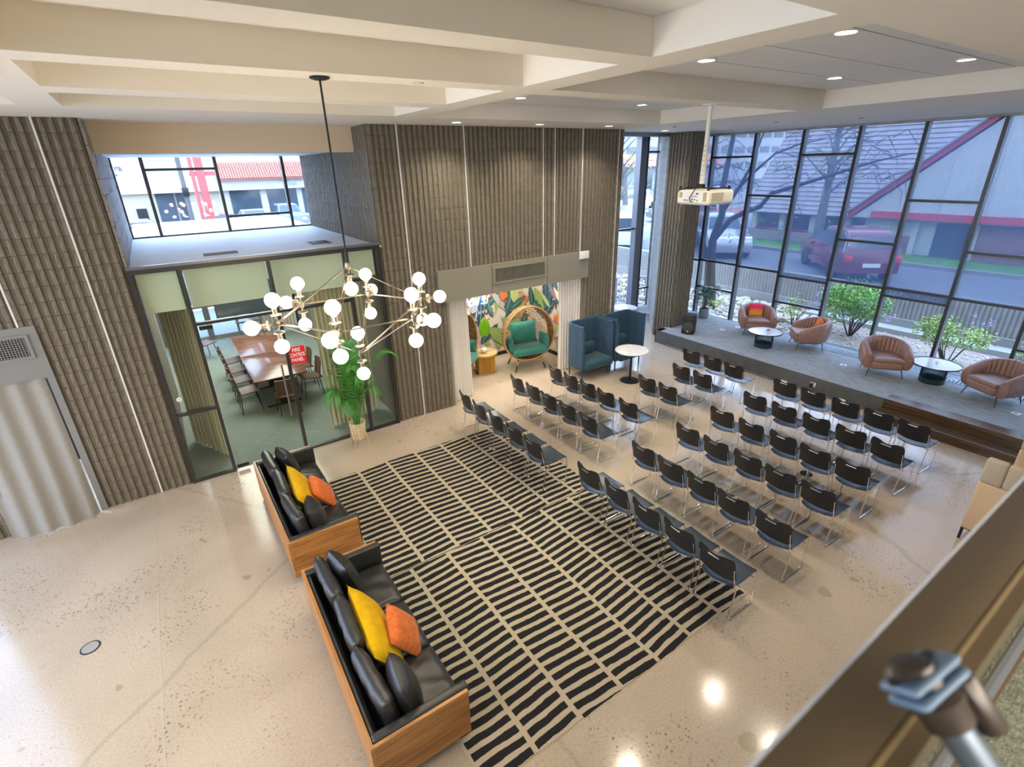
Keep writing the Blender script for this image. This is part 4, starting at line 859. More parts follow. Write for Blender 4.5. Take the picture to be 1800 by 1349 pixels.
# front direction of each chair as measured from its feet
TUB = [((12.83, 7.34), math.radians(-47), 'tan tub armchair nearest the speaker, with square sunset pillow'), ((12.75, 5.88), math.radians(-138), 'tan tub armchair turned sideways, right of the left coffee table'),
       ((12.33, 4.07), math.radians(-53), 'empty tan tub armchair left of the right coffee table'), ((12.53, 2.21), math.radians(-118), 'tan tub armchair right of the right coffee table, at frame edge')]
for (p, rz, lb) in TUB: make_tub((p[0], p[1], SZ), rz, lb)
o = thing('throw_pillow', 'pink to yellow sunset pillow on the armchair nearest the speaker', 'pillow', (12.95, 7.45, SZ+0.58)); o.rotation_euler = (-0.25, 0.03, math.radians(-47)); pillow_mb(0.36, 0.34, 0.13).build('cover', 'pillow_ombre', o)
o = thing('throw_pillow', 'red orange pillow half hidden inside the sideways armchair', 'pillow', (12.87, 5.75, SZ+0.57)); o.rotation_euler = (-0.3, 0.2, math.radians(-138)); pillow_mb(0.34, 0.34, 0.12).build('cover', 'velvet_orange', o)
def drum_table(loc, r, label):
    t_ = thing('drum_coffee_table', label, 'coffee table', loc, 0, 'round coffee tables on the stage')
    MB().lathe([(0, 0.385), (r-0.012, 0.385), (r-0.012, 0.391), (0, 0.391)], 48).build('table_top', 'table_white', t_)
    MB().lathe([(r-0.012, 0.38), (r, 0.378), (r+0.003, 0.402), (r-0.010, 0.402), (r-0.012, 0.385)], 48).build('rim', 'leg_black', t_)
    rb_ = r*0.52; MB().lathe([(rb_, 0.0), (rb_+0.004, 0.02), (rb_+0.002, 0.10), (rb_-0.008, 0.10), (rb_-0.01, 0.0)], 40).build('base_band', 'table_blue', t_)
    MB().lathe([(0, 0.36), (rb_, 0.36), (rb_, 0.38), (0, 0.38)], 40).build('top_plate', 'table_blue', t_)
    sl = None
    for k in range(44):
        a = 2*PI*k/44
        if sl is None: sl = MB().tube([(0, 0, 0.09), (0, 0, 0.365)], 0.006, 6).build('rod', 'table_blue', t_)
        else: sl = sl.copy(); C.objects.link(sl)
        sl.location = ((rb_-0.004)*math.cos(a), (rb_-0.004)*math.sin(a), 0)
    return t_
drum_table((11.98, 6.56, SZ), 0.40, 'round drum coffee table between the two left armchairs')
drum_table((12.62, 3.22, SZ), 0.42, 'round drum coffee table between the two right armchairs')
for i, (x, y) in enumerate(((12.02, 6.52), (12.62, 3.22))):
    t_ = thing('twig_ball', 'small gold decoration on the %s coffee table' % ('left', 'right')[i], 'decoration', (x, y, SZ+0.391))
    MB().lathe([(0, 0), (0.02, 0), (0.02, 0.008), (0, 0.01)], 10).build('foot', 'brass', t_); s_ = MB()
    for k in range(16):
        a = k*2.4; e = math.asin(-0.3+1.3*k/16); s_.tube([(0, 0, 0.03), (0.045*math.cos(a)*math.cos(e), 0.045*math.sin(a)*math.cos(e), 0.035+0.045*math.sin(e))], 0.004, 4)
    s_.build('spike', 'brass' if i == 0 else 'vase_white', t_)

# ---- loudspeaker and potted palm on the stage
sp_ = thing('loudspeaker', 'black loudspeaker with yellow triangle badge standing on the stage', 'speaker', (11.42, 8.40, SZ), math.radians(-62))
MB().rbox((-0.17, -0.14, 0.0), (0.17, 0.16, 0.55), 0.035, seg=3).build('cabinet', 'plastic_black', sp_)
MB().lathe([(0, 0), (0.145, 0.0), (0.14, 0.012), (0.10, 0.022), (0, 0.028)], 30, M_=T(0, -0.14, 0.20, PI/2, 0, 0)).build('woofer_grille', 'mesh_grey', sp_)
hn = MB().surf(lambda u, v: Vector(((u-0.5)*0.28*(1-0.6*v), -0.145+0.05*v, 0.44+(0.07-0.045*v)*(1 if False else 1)*(0)+ (0.0))), 1, 1); hn = MB(); P = [(-0.14, -0.146, 0.385), (0.14, -0.146, 0.385), (0.14, -0.146, 0.515), (-0.14, -0.146, 0.515), (-0.04, -0.10, 0.43), (0.04, -0.10, 0.43), (0.04, -0.10, 0.47), (-0.04, -0.10, 0.47)]
hn.add(P, [(0, 1, 5, 4), (1, 2, 6, 5), (2, 3, 7, 6), (3, 0, 4, 7), (4, 5, 6, 7)]); hn.build('horn', 'dark', sp_)
MB().prism([(-0.035, -0.025), (0.035, -0.025), (0.0, 0.035)], 0, 0.004, T(0, -0.166, 0.10, PI/2, 0, 0)).build('badge', 'logo_yellow', sp_)
for s in (-1, 1): MB().rbox((s*0.17-0.012, -0.05, 0.30), (s*0.17+0.012, 0.05, 0.40), 0.01).build('grip', 'mesh_grey', sp_)

def frond(mb, base, az, length, rise, droop, nl=22, lw=0.012, ll=0.22, spread=1.0):
    d = Vector((math.cos(az), math.sin(az), 0)); pts = []
    for k in range(nl+1):
        t = k/nl; pts.append(Vector(base)+d*(length*spread*(t**1.2)*0.75)+Vector((0, 0, rise*math.sin(t*PI*0.55)*1.0-droop*t**2.4)))
    mb.tube(pts, 0.004, 4, rs=[0.005*(1-0.8*k/nl)+0.001 for k in range(nl+1)])
    for k in range(int(nl*0.22), nl+1):
        p = pts[k]; tn = (pts[min(k+1, nl)]-pts[k-1]).normalized(); sd = tn.cross(Vector((0, 0, 1))); sd = sd.normalized() if sd.length > 0.05 else d.cross(Vector((0, 0, 1)))
        L = ll*(0.55+0.45*math.sin(PI*min(1, (k/nl)*1.05)))
        for s in (-1, 1):
            dr = (sd*s*0.85+tn*0.75+Vector((0, 0, -0.12))).normalized(); q = p+dr*L; mid = p+dr*L*0.45+Vector((0, 0, 0.01)); wv = tn*lw; th_ = Vector((0, 0, 0.0012))
            mb.add([p-wv*0.4, mid-wv, q+Vector((0, 0, -0.03)), mid+wv, p+wv*0.4]+[x-th_ for x in (p-wv*0.4, mid-wv, q+Vector((0, 0, -0.03)), mid+wv, p+wv*0.4)], [(0, 1, 2, 3, 4), (9, 8, 7, 6, 5), (0, 5, 6, 1), (1, 6, 7, 2), (2, 7, 8, 3), (3, 8, 9, 4)])
pl = thing('potted_palm', 'potted palm in woven basket stand before the meeting room glass', 'plant', (2.20, 8.46, 0))
bk = MB()
for k in range(20): z = 0.16+k*0.0165; r_ = 0.115+0.030*(k/19); bk.tube([(r_*math.cos(2*PI*j/26), r_*math.sin(2*PI*j/26), z) for j in range(26)], 0.0055, 5, closed=True)
bk.build('basket', 'cane_white', pl)
MB().lathe([(0.0, 0.155), (0.108, 0.155), (0.130, 0.40), (0.118, 0.40), (0.115, 0.38), (0, 0.38)], 24).build('liner', 'light_wood', pl)
st_ = None
for k in range(12):
    a = 2*PI*k/12; MB().tube([(0.118*math.cos(a), 0.118*math.sin(a), 0.15), (0.148*math.cos(a), 0.148*math.sin(a), 0.485)], 0.005, 5).build('stake', 'light_wood', pl)
for k in range(4): a = PI/4+PI/2*k; MB().tube([(0.150*math.cos(a), 0.150*math.sin(a), 0.27), (0.175*math.cos(a), 0.175*math.sin(a), 0.0)], 0.011, 8).build('leg', 'light_wood', pl)
rd = random.Random(3)
for k in range(20):
    az = k*2.4+0.4; lean = rd.uniform(0.35, 1.0)
    if math.sin(az) > 0.35: lean *= 0.35
    f_ = MB(); frond(f_, (0.04*math.cos(az), 0.04*math.sin(az), 0.36), az, 0.60+0.30*rd.random(), 1.62-0.85*lean+0.30*rd.random(), 0.10+0.30*lean, nl=30, lw=0.012, ll=0.26, spread=lean*0.85); f_.build('frond', 'palm_green', pl)
f_ = MB(); frond(f_, (0.02, 0.0, 0.4), -0.15, 1.15, 1.50, 0.25, nl=30, lw=0.012, ll=0.26, spread=0.95); f_.build('frond', 'palm_green', pl)
p2 = thing('potted_palm', 'small palm in round metal planter on the stage beside window', 'plant', (13.0, 9.10, SZ))
MB().lathe([(0.0, 0), (0.135, 0), (0.14, 0.01), (0.14, 0.30), (0.130, 0.30), (0.125, 0.27), (0.0, 0.27)], 28).build('planter', 'pot_steel', p2); MB().lathe([(0, 0.272), (0.124, 0.272)], 20).build('soil', 'bark', p2)
MB().tube([(0, 0, 0.27), (0.01, 0, 0.45), (0.0, 0.01, 0.62)], 0.025, 8, rs=[0.03, 0.022, 0.016]).build('stem', 'bark', p2)
for k in range(12):
    az = k*2.4+0.8; f_ = MB(); frond(f_, (0, 0, 0.58), az, 0.62, 0.55*(0.35+0.65*rd.random()), 0.30, nl=20, lw=0.011, ll=0.19, spread=0.95); f_.build('frond', 'palm_dark', p2)

# ---- high back booth chairs, cafe tables
def make_pod(loc, label, w_=0.96):
    t_ = thing('high_back_chair', label, 'booth chair', loc, 0, 'blue high back chairs under the block wall')
    D = 0.62; z0, z1 = 0.27, 1.28; r_ = 0.16
    def path(u):
        pts = []; 
        L1 = D-r_; arc = PI/2*r_; L2 = w_-2*r_; tot = 2*L1+2*arc+L2; s = u*tot
        if s < L1: return Vector((-w_/2, -D+s, 0)), Vector((-1, 0, 0))
        s -= L1
        if s < arc: a = s/r_; return Vector((-w_/2+r_-r_*math.cos(a), -r_+r_*math.sin(a), 0)), Vector((-math.cos(a), math.sin(a), 0))
        s -= arc
        if s < L2: return Vector((-w_/2+r_+s, 0, 0)), Vector((0, 1, 0))
        s -= L2
        if s < arc: a = s/r_; return Vector((w_/2-r_+r_*math.sin(a), -r_+r_*math.cos(a), 0)), Vector((math.sin(a), math.cos(a), 0))
        s -= arc; return Vector((w_/2, -r_-s, 0)), Vector((1, 0, 0))
    def wall(inner):
        def fn(u, v):
            p, n_ = path(u); z = z0+(z1-z0)*v; th = 0.0
            tuft = 0
            for zz in (0.42, 0.62, 0.82):
                for uu in [0.08+0.12*q for q in range(8)]:
                    dd = ((u-uu)*2.0)**2+((v-zz)*1.0)**2; tuft += 0.022*math.exp(-dd/0.0012)
            off = (-0.062+tuft) if inner else -tuft*0.8
            rx_ = 0.0
            return p+n_*off+Vector((0, 0, z))
        return fn
    s_ = MB(); A_ = wall(False); B_ = wall(True); nu, nv = 70, 22
    s_.surf(lambda u, v: A_(1-u, v), nu, nv); s_.surf(B_, nu, nv)
    for (e0) in (0, 1):
        for j in range(nv): a, b_, c_, d_ = A_(e0, j/nv), A_(e0, (j+1)/nv), B_(e0, (j+1)/nv), B_(e0, j/nv); s_.add([a, b_, c_, d_], [(0, 3, 2, 1) if e0 == 0 else (0, 1, 2, 3)], False)
    for v in (0, 1):
        for i in range(nu): a, b_, c_, d_ = A_(i/nu, v), A_((i+1)/nu, v), B_((i+1)/nu, v), B_(i/nu, v); s_.add([a, b_, c_, d_], [(0, 1, 2, 3) if v == 0 else (0, 3, 2, 1)], False)
    s_.build('side_wall', 'pod_blue', t_)
    MB().tube([path(q/60)[0]+path(q/60)[1]*-0.031+Vector((0, 0, z1)) for q in range(61)], 0.033, 8).build('top_roll', 'pod_blue', t_)
    MB().rbox((-w_/2+0.055, -0.74, 0.27), (w_/2-0.055, -0.055, 0.45), 0.06, seg=4, puff=0.02).build('seat', 'pod_teal', t_)
    MB().rbox((-w_/2+0.19, -0.24, 0.46), (w_/2-0.19, -0.075, 0.74), 0.07, seg=4).build('lumbar_cushion', 'pod_teal', t_)
    for (x, y) in ((-w_/2+0.06, -0.55), (w_/2-0.06, -0.55), (-w_/2+0.06, -0.1), (w_/2-0.06, -0.1)): MB().tube([(x, y, 0.30), (x, y, 0.0)], 0.017, 8).build('leg', 'pod_blue', t_)
make_pod((7.90, 8.84, 0), 'blue high back booth chair beside the white curtain'); make_pod((8.93, 8.80, 0), 'blue high back booth chair near the tall narrow window')
def cafe(loc, r, label):
    t_ = thing('pedestal_table', label, 'table', loc)
    MB().lathe([(0, 0.735), (r-0.01, 0.735), (r, 0.745), (r, 0.755), (r-0.006, 0.762), (0, 0.762)], 44).build('table_top', 'marble', t_); MB().tube([(0, 0, 0.012), (0, 0, 0.735)], 0.028, 12).build('pedestal', 'iron', t_)
    MB().lathe([(0, 0), (0.225, 0), (0.225, 0.008), (0.06, 0.018), (0, 0.018)], 32).build('base', 'iron', t_); MB().box((-0.14, -0.14, 0.722), (0.14, 0.14, 0.735)).build('top_bracket', 'iron', t_)
cafe((8.36, 7.60, 0), 0.38, 'round marble pedestal table in front of the blue booth chairs'); cafe((10.95, 10.35, 0), 0.36, 'round white table behind the booth chairs by the narrow window')

# ---- curtains
def curtain(name, label, p0, p1, z0, z1, folds, amp, m_, flare=0.0, drift=(0, 0), seed=1, gather=1.0, hang=None):
    rd = random.Random(seed); ph = [rd.uniform(-0.5, 0.5) for _ in range(folds+2)]; P0, P1 = Vector((*p0, 0)), Vector((*p1, 0)); d = P1-P0; n_ = Vector((-d.y, d.x, 0)).normalized()
    def fn(u, v):
        k = u*folds; i = int(k) if k < folds else folds-1; f_ = k-i
        a = amp*(0.5+0.5*(1-v))*(1+0.35*ph[i]); off = a*math.sin(2*PI*(k+0.12*ph[i]*(1-v)))
        c_ = P0+d*(0.5+(u-0.5)*(gather+(1-gather)*(1-v)))+n_*(off+flare*(1-v)**2*(0.4+0.6*math.sin(PI*u)))+Vector((*drift, 0))*(1-v)**1.5
        return c_+Vector((0, 0, z0+(z1-z0)*v+ (0.015*math.sin(7*u+seed) if v == 0 else 0)))
    t_ = thing(name, label, 'curtain', (0, 0, 0)); MB().surf(fn, folds*10, 14, 0.004).build('drape', m_, t_)
    MB().surf(lambda u, v: fn(u, 0.985+0.015*v)+n_*-0.004, folds*10, 1, 0.010).build('heading', m_, t_); return t_
curtain('drape_curtain', 'white curtain at the left side of the mural niche', (4.40, YW+0.10), (5.00, YW+0.22), 0.02, 2.34, 8, 0.035, 'curtain_white', seed=2, gather=0.9)
curtain('drape_curtain', 'white curtain at the right side of the mural niche', (7.42, YW+0.22), (8.0, YW+0.10), 0.02, 2.34, 8, 0.035, 'curtain_white', seed=3, gather=0.95)
curtain('drape_curtain', 'grey linen curtain across the doorway at far left', (-2.72, YW-0.02), (-1.72, YW-0.02), 0.015, 2.20, 4, 0.035, 'curtain_grey', flare=-0.24, seed=5, gather=0.98)
curtain('drape_curtain', 'cream curtain inside the meeting room, left of the door', (-0.32, 10.5), (0.16, 9.45), 0.02, 3.40, 9, 0.05, 'curtain_cream', seed=6)
curtain('drape_curtain', 'cream curtain inside the meeting room, behind the potted palm', (1.98, 9.45), (3.0, 9.75), 0.02, 3.40, 12, 0.05, 'curtain_cream', seed=8)
curtain('drape_curtain', 'white sheer curtain at the meeting room rear windows', (1.9, 17.2), (3.1, 17.2), 0.1, 3.40, 12, 0.05, 'curtain_white', seed=9)

# ---- niche: mural print, neon lettering, egg chairs, side table
def leaf_poly(L, W_, n_=10, notch=0):
    up = []; dn = []
    for k in range(n_+1):
        t = k/n_; w = W_*math.sin(PI*t**0.8)**0.8; 
        if notch and k % 2: w *= 0.72
        up.append((L*t, w/2)); dn.append((L*t, -w/2))
    return up+dn[::-1][1:-1]
mur = MB(); mcol = []; rd = random.Random(11)
for nm_, c_ in (('p_cream', (0.66, 0.58, 0.52)), ('p_navy', (0.025, 0.065, 0.12)), ('p_teal', (0.03, 0.12, 0.13)), ('p_green', (0.25, 0.36, 0.12)), ('p_lime', (0.42, 0.48, 0.22)), ('p_orange', (0.75, 0.16, 0.02)), ('p_mauve', (0.20, 0.13, 0.22)), ('p_grey', (0.42, 0.38, 0.40)), ('p_blue', (0.07, 0.10, 0.32)), ('p_pink', (0.45, 0.08, 0.10))): mat(nm_, c_, 0.7)
def add_leaf(wall, s, z, ang, L, W_, m_, depth, notch=0):
    po = leaf_poly(L, W_, 12, notch); ca, sa = math.cos(ang), math.sin(ang); pts = [(s+x*ca-y*sa, z+x*sa+y*ca) for x, y in po]
    smax = 3.75 if wall == 'b' else 1.65
    if any(p[0] < 0.02 or p[0] > smax or p[1] < 0.11 or p[1] > 2.93 for p in pts):
        pts = [(min(smax, max(0.02, p[0])), min(2.93, max(0.11, p[1]))) for p in pts]
    vs = [(4.32+p[0], 10.945-depth, p[1]) if wall == 'b' else (8.075-depth, 10.92-p[0], p[1]) for p in pts]
    mur.add(vs, [tuple(range(len(vs)))]); mcol.append(m_)
dp = 0.0004
for wall, smax, nL in (('b', 3.75, 120), ('r', 1.65, 56)):
    for k in range(nL):
        s, z = rd.uniform(0.0, smax), rd.uniform(0.15, 2.7); m_ = rd.choice(['p_navy', 'p_teal', 'p_teal', 'p_green', 'p_lime', 'p_grey', 'p_mauve', 'p_navy', 'p_navy', 'p_cream', 'p_cream'])
        a = rd.uniform(0.3, 2.8); L = rd.uniform(0.5, 1.0); W_ = L*rd.uniform(0.24, 0.42); dp += 0.00012
        add_leaf(wall, s, z, a, L, W_, m_, dp, 1 if m_ in ('p_navy', 'p_teal') else 0); dp += 0.00012; add_leaf(wall, s, z, a, L*0.95, 0.012, 'p_lime' if m_ != 'p_lime' else 'p_green', dp)
        if k % 8 == 0:
            s2_, z2_ = rd.uniform(0.1, smax-0.1), rd.uniform(0.5, 2.2); a2 = rd.uniform(0.6, 2.5); dp += 0.00012
            add_leaf(wall, s2_, z2_, a2-PI, 0.5, 0.03, 'p_green', dp)
            for q in range(6): dp += 0.00008; add_leaf(wall, s2_, z2_, a2+(q-2.5)*0.28, 0.26+0.05*rd.random(), 0.05, 'p_orange', dp)
            add_leaf(wall, s2_, z2_, a2+0.9, 0.2, 0.03, 'p_blue', dp+0.0001); add_leaf(wall, s2_, z2_, a2-1.5, 0.24, 0.05, 'p_pink', dp+0.0001)
mo = mur.build('mural', None, mu_wall); nmz = sorted(set(mcol)); [mo.data.materials.append(MATS[x]) for x in nmz]
mo.data.polygons.foreach_set('material_index', [nmz.index(x) for x in mcol])
ne = thing('neon_sign', 'glowing blue-white neon script sign over the niche mural', 'neon sign', (6.25, 10.88, 1.50))
def script(pts, x0, sc=1.0): ne_m.tube([(x0+sc*x, 0, sc*z) for x, z in pts], 0.010, 6)
ne_m = MB()
A_n = [(-0.02, 0.0), (0.02, 0.14), (0.05, 0.17), (0.07, 0.14), (0.06, 0.02), (0.08, 0.0), (0.11, 0.10), (0.14, 0.16), (0.17, 0.14), (0.165, 0.03), (0.19, 0.0), (0.23, 0.05)]
A_s = [(0.0, 0.02), (0.05, 0.0), (0.09, 0.03), (0.07, 0.08), (0.03, 0.12), (0.05, 0.17), (0.10, 0.16)]
A_i = [(0.0, 0.15), (-0.01, 0.03), (0.02, 0.0), (0.06, 0.03), (0.09, 0.10)]
script(A_n, -0.43); script(A_s, -0.20); script([(x, z) for x, z in A_i], -0.05); script(A_s, 0.10); script([(0.05, 0.17), (0.0, 0.15), (-0.015, 0.08)], 0.30)
script([(0, 0.30), (0.02, 0.16), (0.0, 0.02), (0.05, 0.0), (0.10, 0.06)], 0.20)
ne_m.build('neon_tube', 'neon', ne); text('lettering', 'A N S I V E', 0.10, 'sign_white', ne, (0.05, 0.03, -0.22), (PI/2, 0, 0))
nlp = bpy.data.lights.new('neon_glow', 'POINT'); nlp.energy = 2.0; nlp.shadow_soft_size = 0.2; nlp.color = (0.25, 0.6, 1); q = bpy.data.objects.new('neon_glow', nlp); C.objects.link(q); q.parent = ne; q.location = (0, -0.15, 0.05)
def make_egg(loc, rz, label):
    t_ = thing('egg_chair', label, 'egg chair', loc, rz, 'rattan egg chairs in the niche'); cz_ = 0.93; a_, b_, dp_ = 0.66, 0.67, 0.72     # opening towards -y
    def sh(th, t, k=1.0): s = math.sqrt(max(0, 1-(t*0.98)**2)); return Vector((k*a_*s*math.cos(th)*(1-0.10*math.sin(th)), -0.30+dp_*t, cz_+k*b_*s*math.sin(th)))
    MB().tube([sh(2*PI*k/48, 0) for k in range(48)], 0.020, 8, closed=True).build('front_ring', 'rattan', t_)
    MB().surf(lambda u, v: sh(2*PI*u, 0.02+0.36*v), 48, 5, 0.016).build('woven_band', 'rattan_weave', t_)
    MB().tube([sh(2*PI*k/40, 0.38) for k in range(40)], 0.014, 6, closed=True).build('back_ring', 'rattan', t_)
    c_ = MB()
    for k in range(34): th = 2*PI*k/34; c_.tube([sh(th, 0.38+0.58*j/6) for j in range(7)], 0.006, 5)
    c_.build('cane', 'rattan', t_)
    for tt in (0.62, 0.82): MB().tube([sh(2*PI*k/36, tt) for k in range(36)], 0.009, 5, closed=True).build('cane_hoop', 'rattan', t_)
    MB().rbox((-0.46, -0.42, 0.40), (0.46, 0.16, 0.58), 0.085, seg=4, puff=0.02).build('seat_cushion', 'teal_cushion', t_)
    pillow_mb(0.72, 0.56, 0.24, M_=T(0, 0.10, 0.86, -0.22, 0, 0)).build('back_cushion', 'teal_cushion', t_)
    for s in (-1, 1): pillow_mb(0.42, 0.36, 0.18, M_=T(s*0.46, -0.12, 0.68, 0, 0, s*PI/2+s*0.15) ).build('arm_cushion', 'teal_cushion', t_)
    for (x, y) in ((-0.34, -0.30), (0.34, -0.30), (-0.30, 0.25), (0.30, 0.25)):
        MB().tube([(x*0.8, y*0.8, 0.36), (x*1.18, y*1.18, 0.0)], 0.018, 8).build('leg', 'leg_black', t_); MB().tube([(x*0.92, y*0.92, 0.25), (x*1.02, y*1.02, 0.16)], 0.023, 8).build('leg_wrap', 'rattan', t_)
make_egg((6.98, 9.88, 0), math.radians(-12), 'rattan egg chair with teal cushions beside the yellow table'); make_egg((5.16, 10.12, 0), math.radians(40), 'rattan egg chair half hidden by the left white curtain')
tb = thing('side_table', 'round yellow wooden side table between the egg chairs', 'side table', (5.97, 10.18, 0))
MB().lathe([(0, 0.455), (0.315, 0.455), (0.32, 0.46), (0.32, 0.495), (0.315, 0.50), (0, 0.50)], 40).build('table_top', 'oak_top', tb)
for a in (0.5, 0.5+PI/2): MB().box((-0.28, -0.022, 0), (0.28, 0.022, 0.455), Matrix.Rotation(a, 4, 'Z')).build('cross_leg', 'oak_yellow', tb)
vz = thing('bud_vase', 'white round vase on the yellow side table', 'vase', (5.92, 10.12, 0.50)); MB().lathe([(0, 0), (0.04, 0), (0.035, 0.015), (0.07, 0.05), (0.082, 0.085), (0.065, 0.125), (0.025, 0.15), (0.014, 0.20), (0.018, 0.205), (0.010, 0.20), (0.010, 0.12)], 24).build('body', 'vase_white', vz); MB().lathe([(0.034, 0), (0.045, 0.0), (0.045, 0.012), (0.036, 0.016)], 20).build('foot_ring', 'oak_top', vz)
lf = thing('single_leaf', 'single big green leaf standing in the white vase', 'leaf', (5.92, 10.12, 0.69)); MB().tube([(0, 0, -0.05), (0.01, 0, 0.12), (0.05, 0, 0.28)], 0.004, 5).build('stem', 'stem_green', lf)
def lfn(u, v): a = (u-0.5)*2; z = 0.26+0.44*v; w = 0.155*math.sin(PI*min(1, 0.06+0.94*v)**0.75)**0.6; return Vector((0.05+a*w, -0.02*(1-a*a)+0.02*v, z-0.05*(1-v)**3*abs(a)))
MB().surf(lfn, 10, 12, 0.002).build('blade', 'leaf_lime', lf)

# ---- meeting room furniture
for i, y0 in enumerate((10.9, 12.79)):
    t_ = thing('meeting_table', ('brown meeting table nearer the glass front', 'brown meeting table nearer the rear windows')[i], 'table', (1.45, y0+0.94, 0), 0, 'meeting tables')
    MB().rbox((-0.53, -0.935, 0.715), (0.53, 0.935, 0.745), 0.01).build('table_top', 'mtg_wood', t_)
    for y in (-0.6, 0.6): MB().box((-0.10, y-0.03, 0.0), (0.10, y+0.03, 0.715)).build('pedestal', 'iron', t_); MB().box((-0.35, y-0.03, 0.0), (0.35, y+0.03, 0.02)).build('foot', 'iron', t_)
mc0 = None
MC = [((0.80, 11.35), PI/2, 'nearest brown chair on the left side of the meeting table'), ((0.80, 12.1), PI/2, 'second nearest brown chair left of the meeting table'), ((0.80, 12.85), PI/2, 'third brown chair left of the meeting table'), ((0.80, 13.6), PI/2, 'farthest brown chair left of the meeting table'), ((1.45, 10.75), PI, 'brown chair at the near head of the meeting table'), ((2.1, 11.4), -PI/2, 'nearest brown chair right of the meeting table'), ((2.1, 12.2), -PI/2, 'second brown chair right of the meeting table'), ((0.35, 15.6), PI/2+0.5, 'lone brown chair near the rear meeting room window')]
mat('mtg_brown', (0.10, 0.045, 0.03), 0.45); 
def make_mc():
    t_ = thing('side_chair', 'x', 'chair')       # faces -y
    MB().surf(lambda u, v: Vector(((u-0.5)*0.44, -0.22+0.44*v, 0.445+0.02*(2*u-1)**2+0.012*math.cos(PI*v))), 8, 8, 0.02).build('seat', 'mtg_brown', t_)
    MB().surf(lambda u, v: Vector(((u-0.5)*0.42, 0.20+0.07*v-0.05*(2*u-1)**2, 0.46+0.36*v)), 8, 6, 0.018).build('backrest', 'mtg_brown', t_)
    for (x, y) in ((-0.18, -0.17), (0.18, -0.17), (-0.18, 0.17), (0.18, 0.17)): MB().tube([(x*0.9, y*0.9, 0.44), (x*1.15, y*1.2, 0.0)], 0.010, 6).build('leg', 'leg_black', t_)
    return t_
for (p, rz, lb) in MC:
    # rz is the direction the chair faces measured so that its back points away from the table
    r = {PI/2: PI/2, PI: PI, -PI/2: -PI/2}.get(rz, rz)
    if mc0 is None: mc0 = make_mc(); mc0.location = (p[0], p[1], 0); mc0.rotation_euler = (0, 0, r); mc0['label'] = lb; mc0['group'] = 'brown chairs in the meeting room'
    else: copy_tree(mc0, None, (p[0], p[1], 0), r, lb, 'brown chairs in the meeting room')
tv = thing('tv_stand', 'large dark screen on a stand at the rear of the meeting room', 'television', (1.6, 16.0, 0)); MB().rbox((-0.78, -0.03, 0.98), (0.78, 0.03, 1.88), 0.015).build('bezel', 'plastic_black', tv); MB().box((-0.76, -0.032, 1.0), (0.76, -0.03, 1.86)).build('screen', 'glass_dark', tv)
for s in (-1, 1): MB().tube([(s*0.3, 0.05, 0.05), (s*0.3, 0.05, 1.5)], 0.03, 8).build('post', 'frame_bronze', tv); MB().rbox((s*0.3-0.04, -0.35, 0.0), (s*0.3+0.04, 0.4, 0.06), 0.01).build('foot', 'frame_bronze', tv)
MB().box((-0.35, -0.1, 0.75), (0.35, 0.2, 0.80)).build('shelf', 'frame_bronze', tv)

# ---- beige booth sofas at the right edge
for i, (x, y, rz, lb) in enumerate(((7.84, 0.36, 0, 'beige high back sofa seen from behind at the right frame edge'), (9.35, 0.30, PI, 'beige high back sofa facing the other one, by the steps'))):
    t_ = thing('booth_sofa', lb, 'sofa', (x, y, 0), rz, 'beige high back sofas')      # back at x=0 facing +x
    MB().rbox((0, -0.86, 0.18), (0.10, 0.86, 0.90), 0.03).build('back_panel', 'beige_fabric', t_)
    for k in range(8): MB().rbox((0.0, -0.86+k*0.215, 0.90), (0.11, -0.86+(k+1)*0.215, 1.23), 0.03, seg=3).build('knit_channel', 'beige_knit', t_)
    MB().rbox((0.09, -0.85, 0.22), (0.66, 0.85, 0.44), 0.05, seg=3).build('seat', 'beige_fabric', t_)
    for yy in (-0.84, 0.84): l_ = MB(); l_.tube([(0.04, yy, 0.19), (0.04, yy, 0.0)], 0.018, 6); l_.tube([(0.04, yy, 0.175), (0.60, yy, 0.175), (0.62, yy, 0.0)], 0.016, 6); l_.build('leg', 'leg_black', t_)
    MB().tube([(0.04, -0.84, 0.175), (0.04, 0.84, 0.175)], 0.016, 6).build('rail', 'leg_black', t_)
o = thing('throw_pillow', 'small orange pillow on the beige sofa by the steps', 'pillow', (9.12, 0.75, 0.62)); o.rotation_euler = (0.2, 0, PI/2); pillow_mb(0.4, 0.4, 0.14).build('cover', 'velvet_orange', o)

# ---- balcony rail and the tripod clamp resting on it
rl = thing('balcony_rail', 'brown capped balcony rail in the near foreground', 'railing', (0, 0, 0))
MB().rbox((-3, 0.080, 3.90), (7, 0.168, 4.0), 0.006, seg=2).build('cap', 'rail_brown', rl)
MB().box((-3, 0.166, 3.93), (7, 0.171, 4.001)).build('cap_edge', 'rail_edge', rl)
MB().box((-3, 0.058, 3.86), (7, 0.080, 3.965)).build('inner_lip', 'rail_brown', rl)
MB().box((-3, 0.0795, 3.965), (7, 0.083, 4.0015)).build('bead', 'rail_ochre', rl)
MB().box((-3, 0.085, 2.96), (7, 0.097, 3.90)).build('glass_panel', 'glass_rail', rl)
MB().box((-3, 0.07, 2.90), (7, 0.115, 2.965)).build('shoe', 'frame_bronze', rl)
cl = thing('tripod_leg', 'blurred steel tripod leg with dark clamp, resting over the balcony rail', 'tripod', (0, 0, 0))
e0 = Vector((0.664, 0.098, 4.105)); e1 = Vector((0.678, -0.075, 3.938)); ax = (e0-e1).normalized()
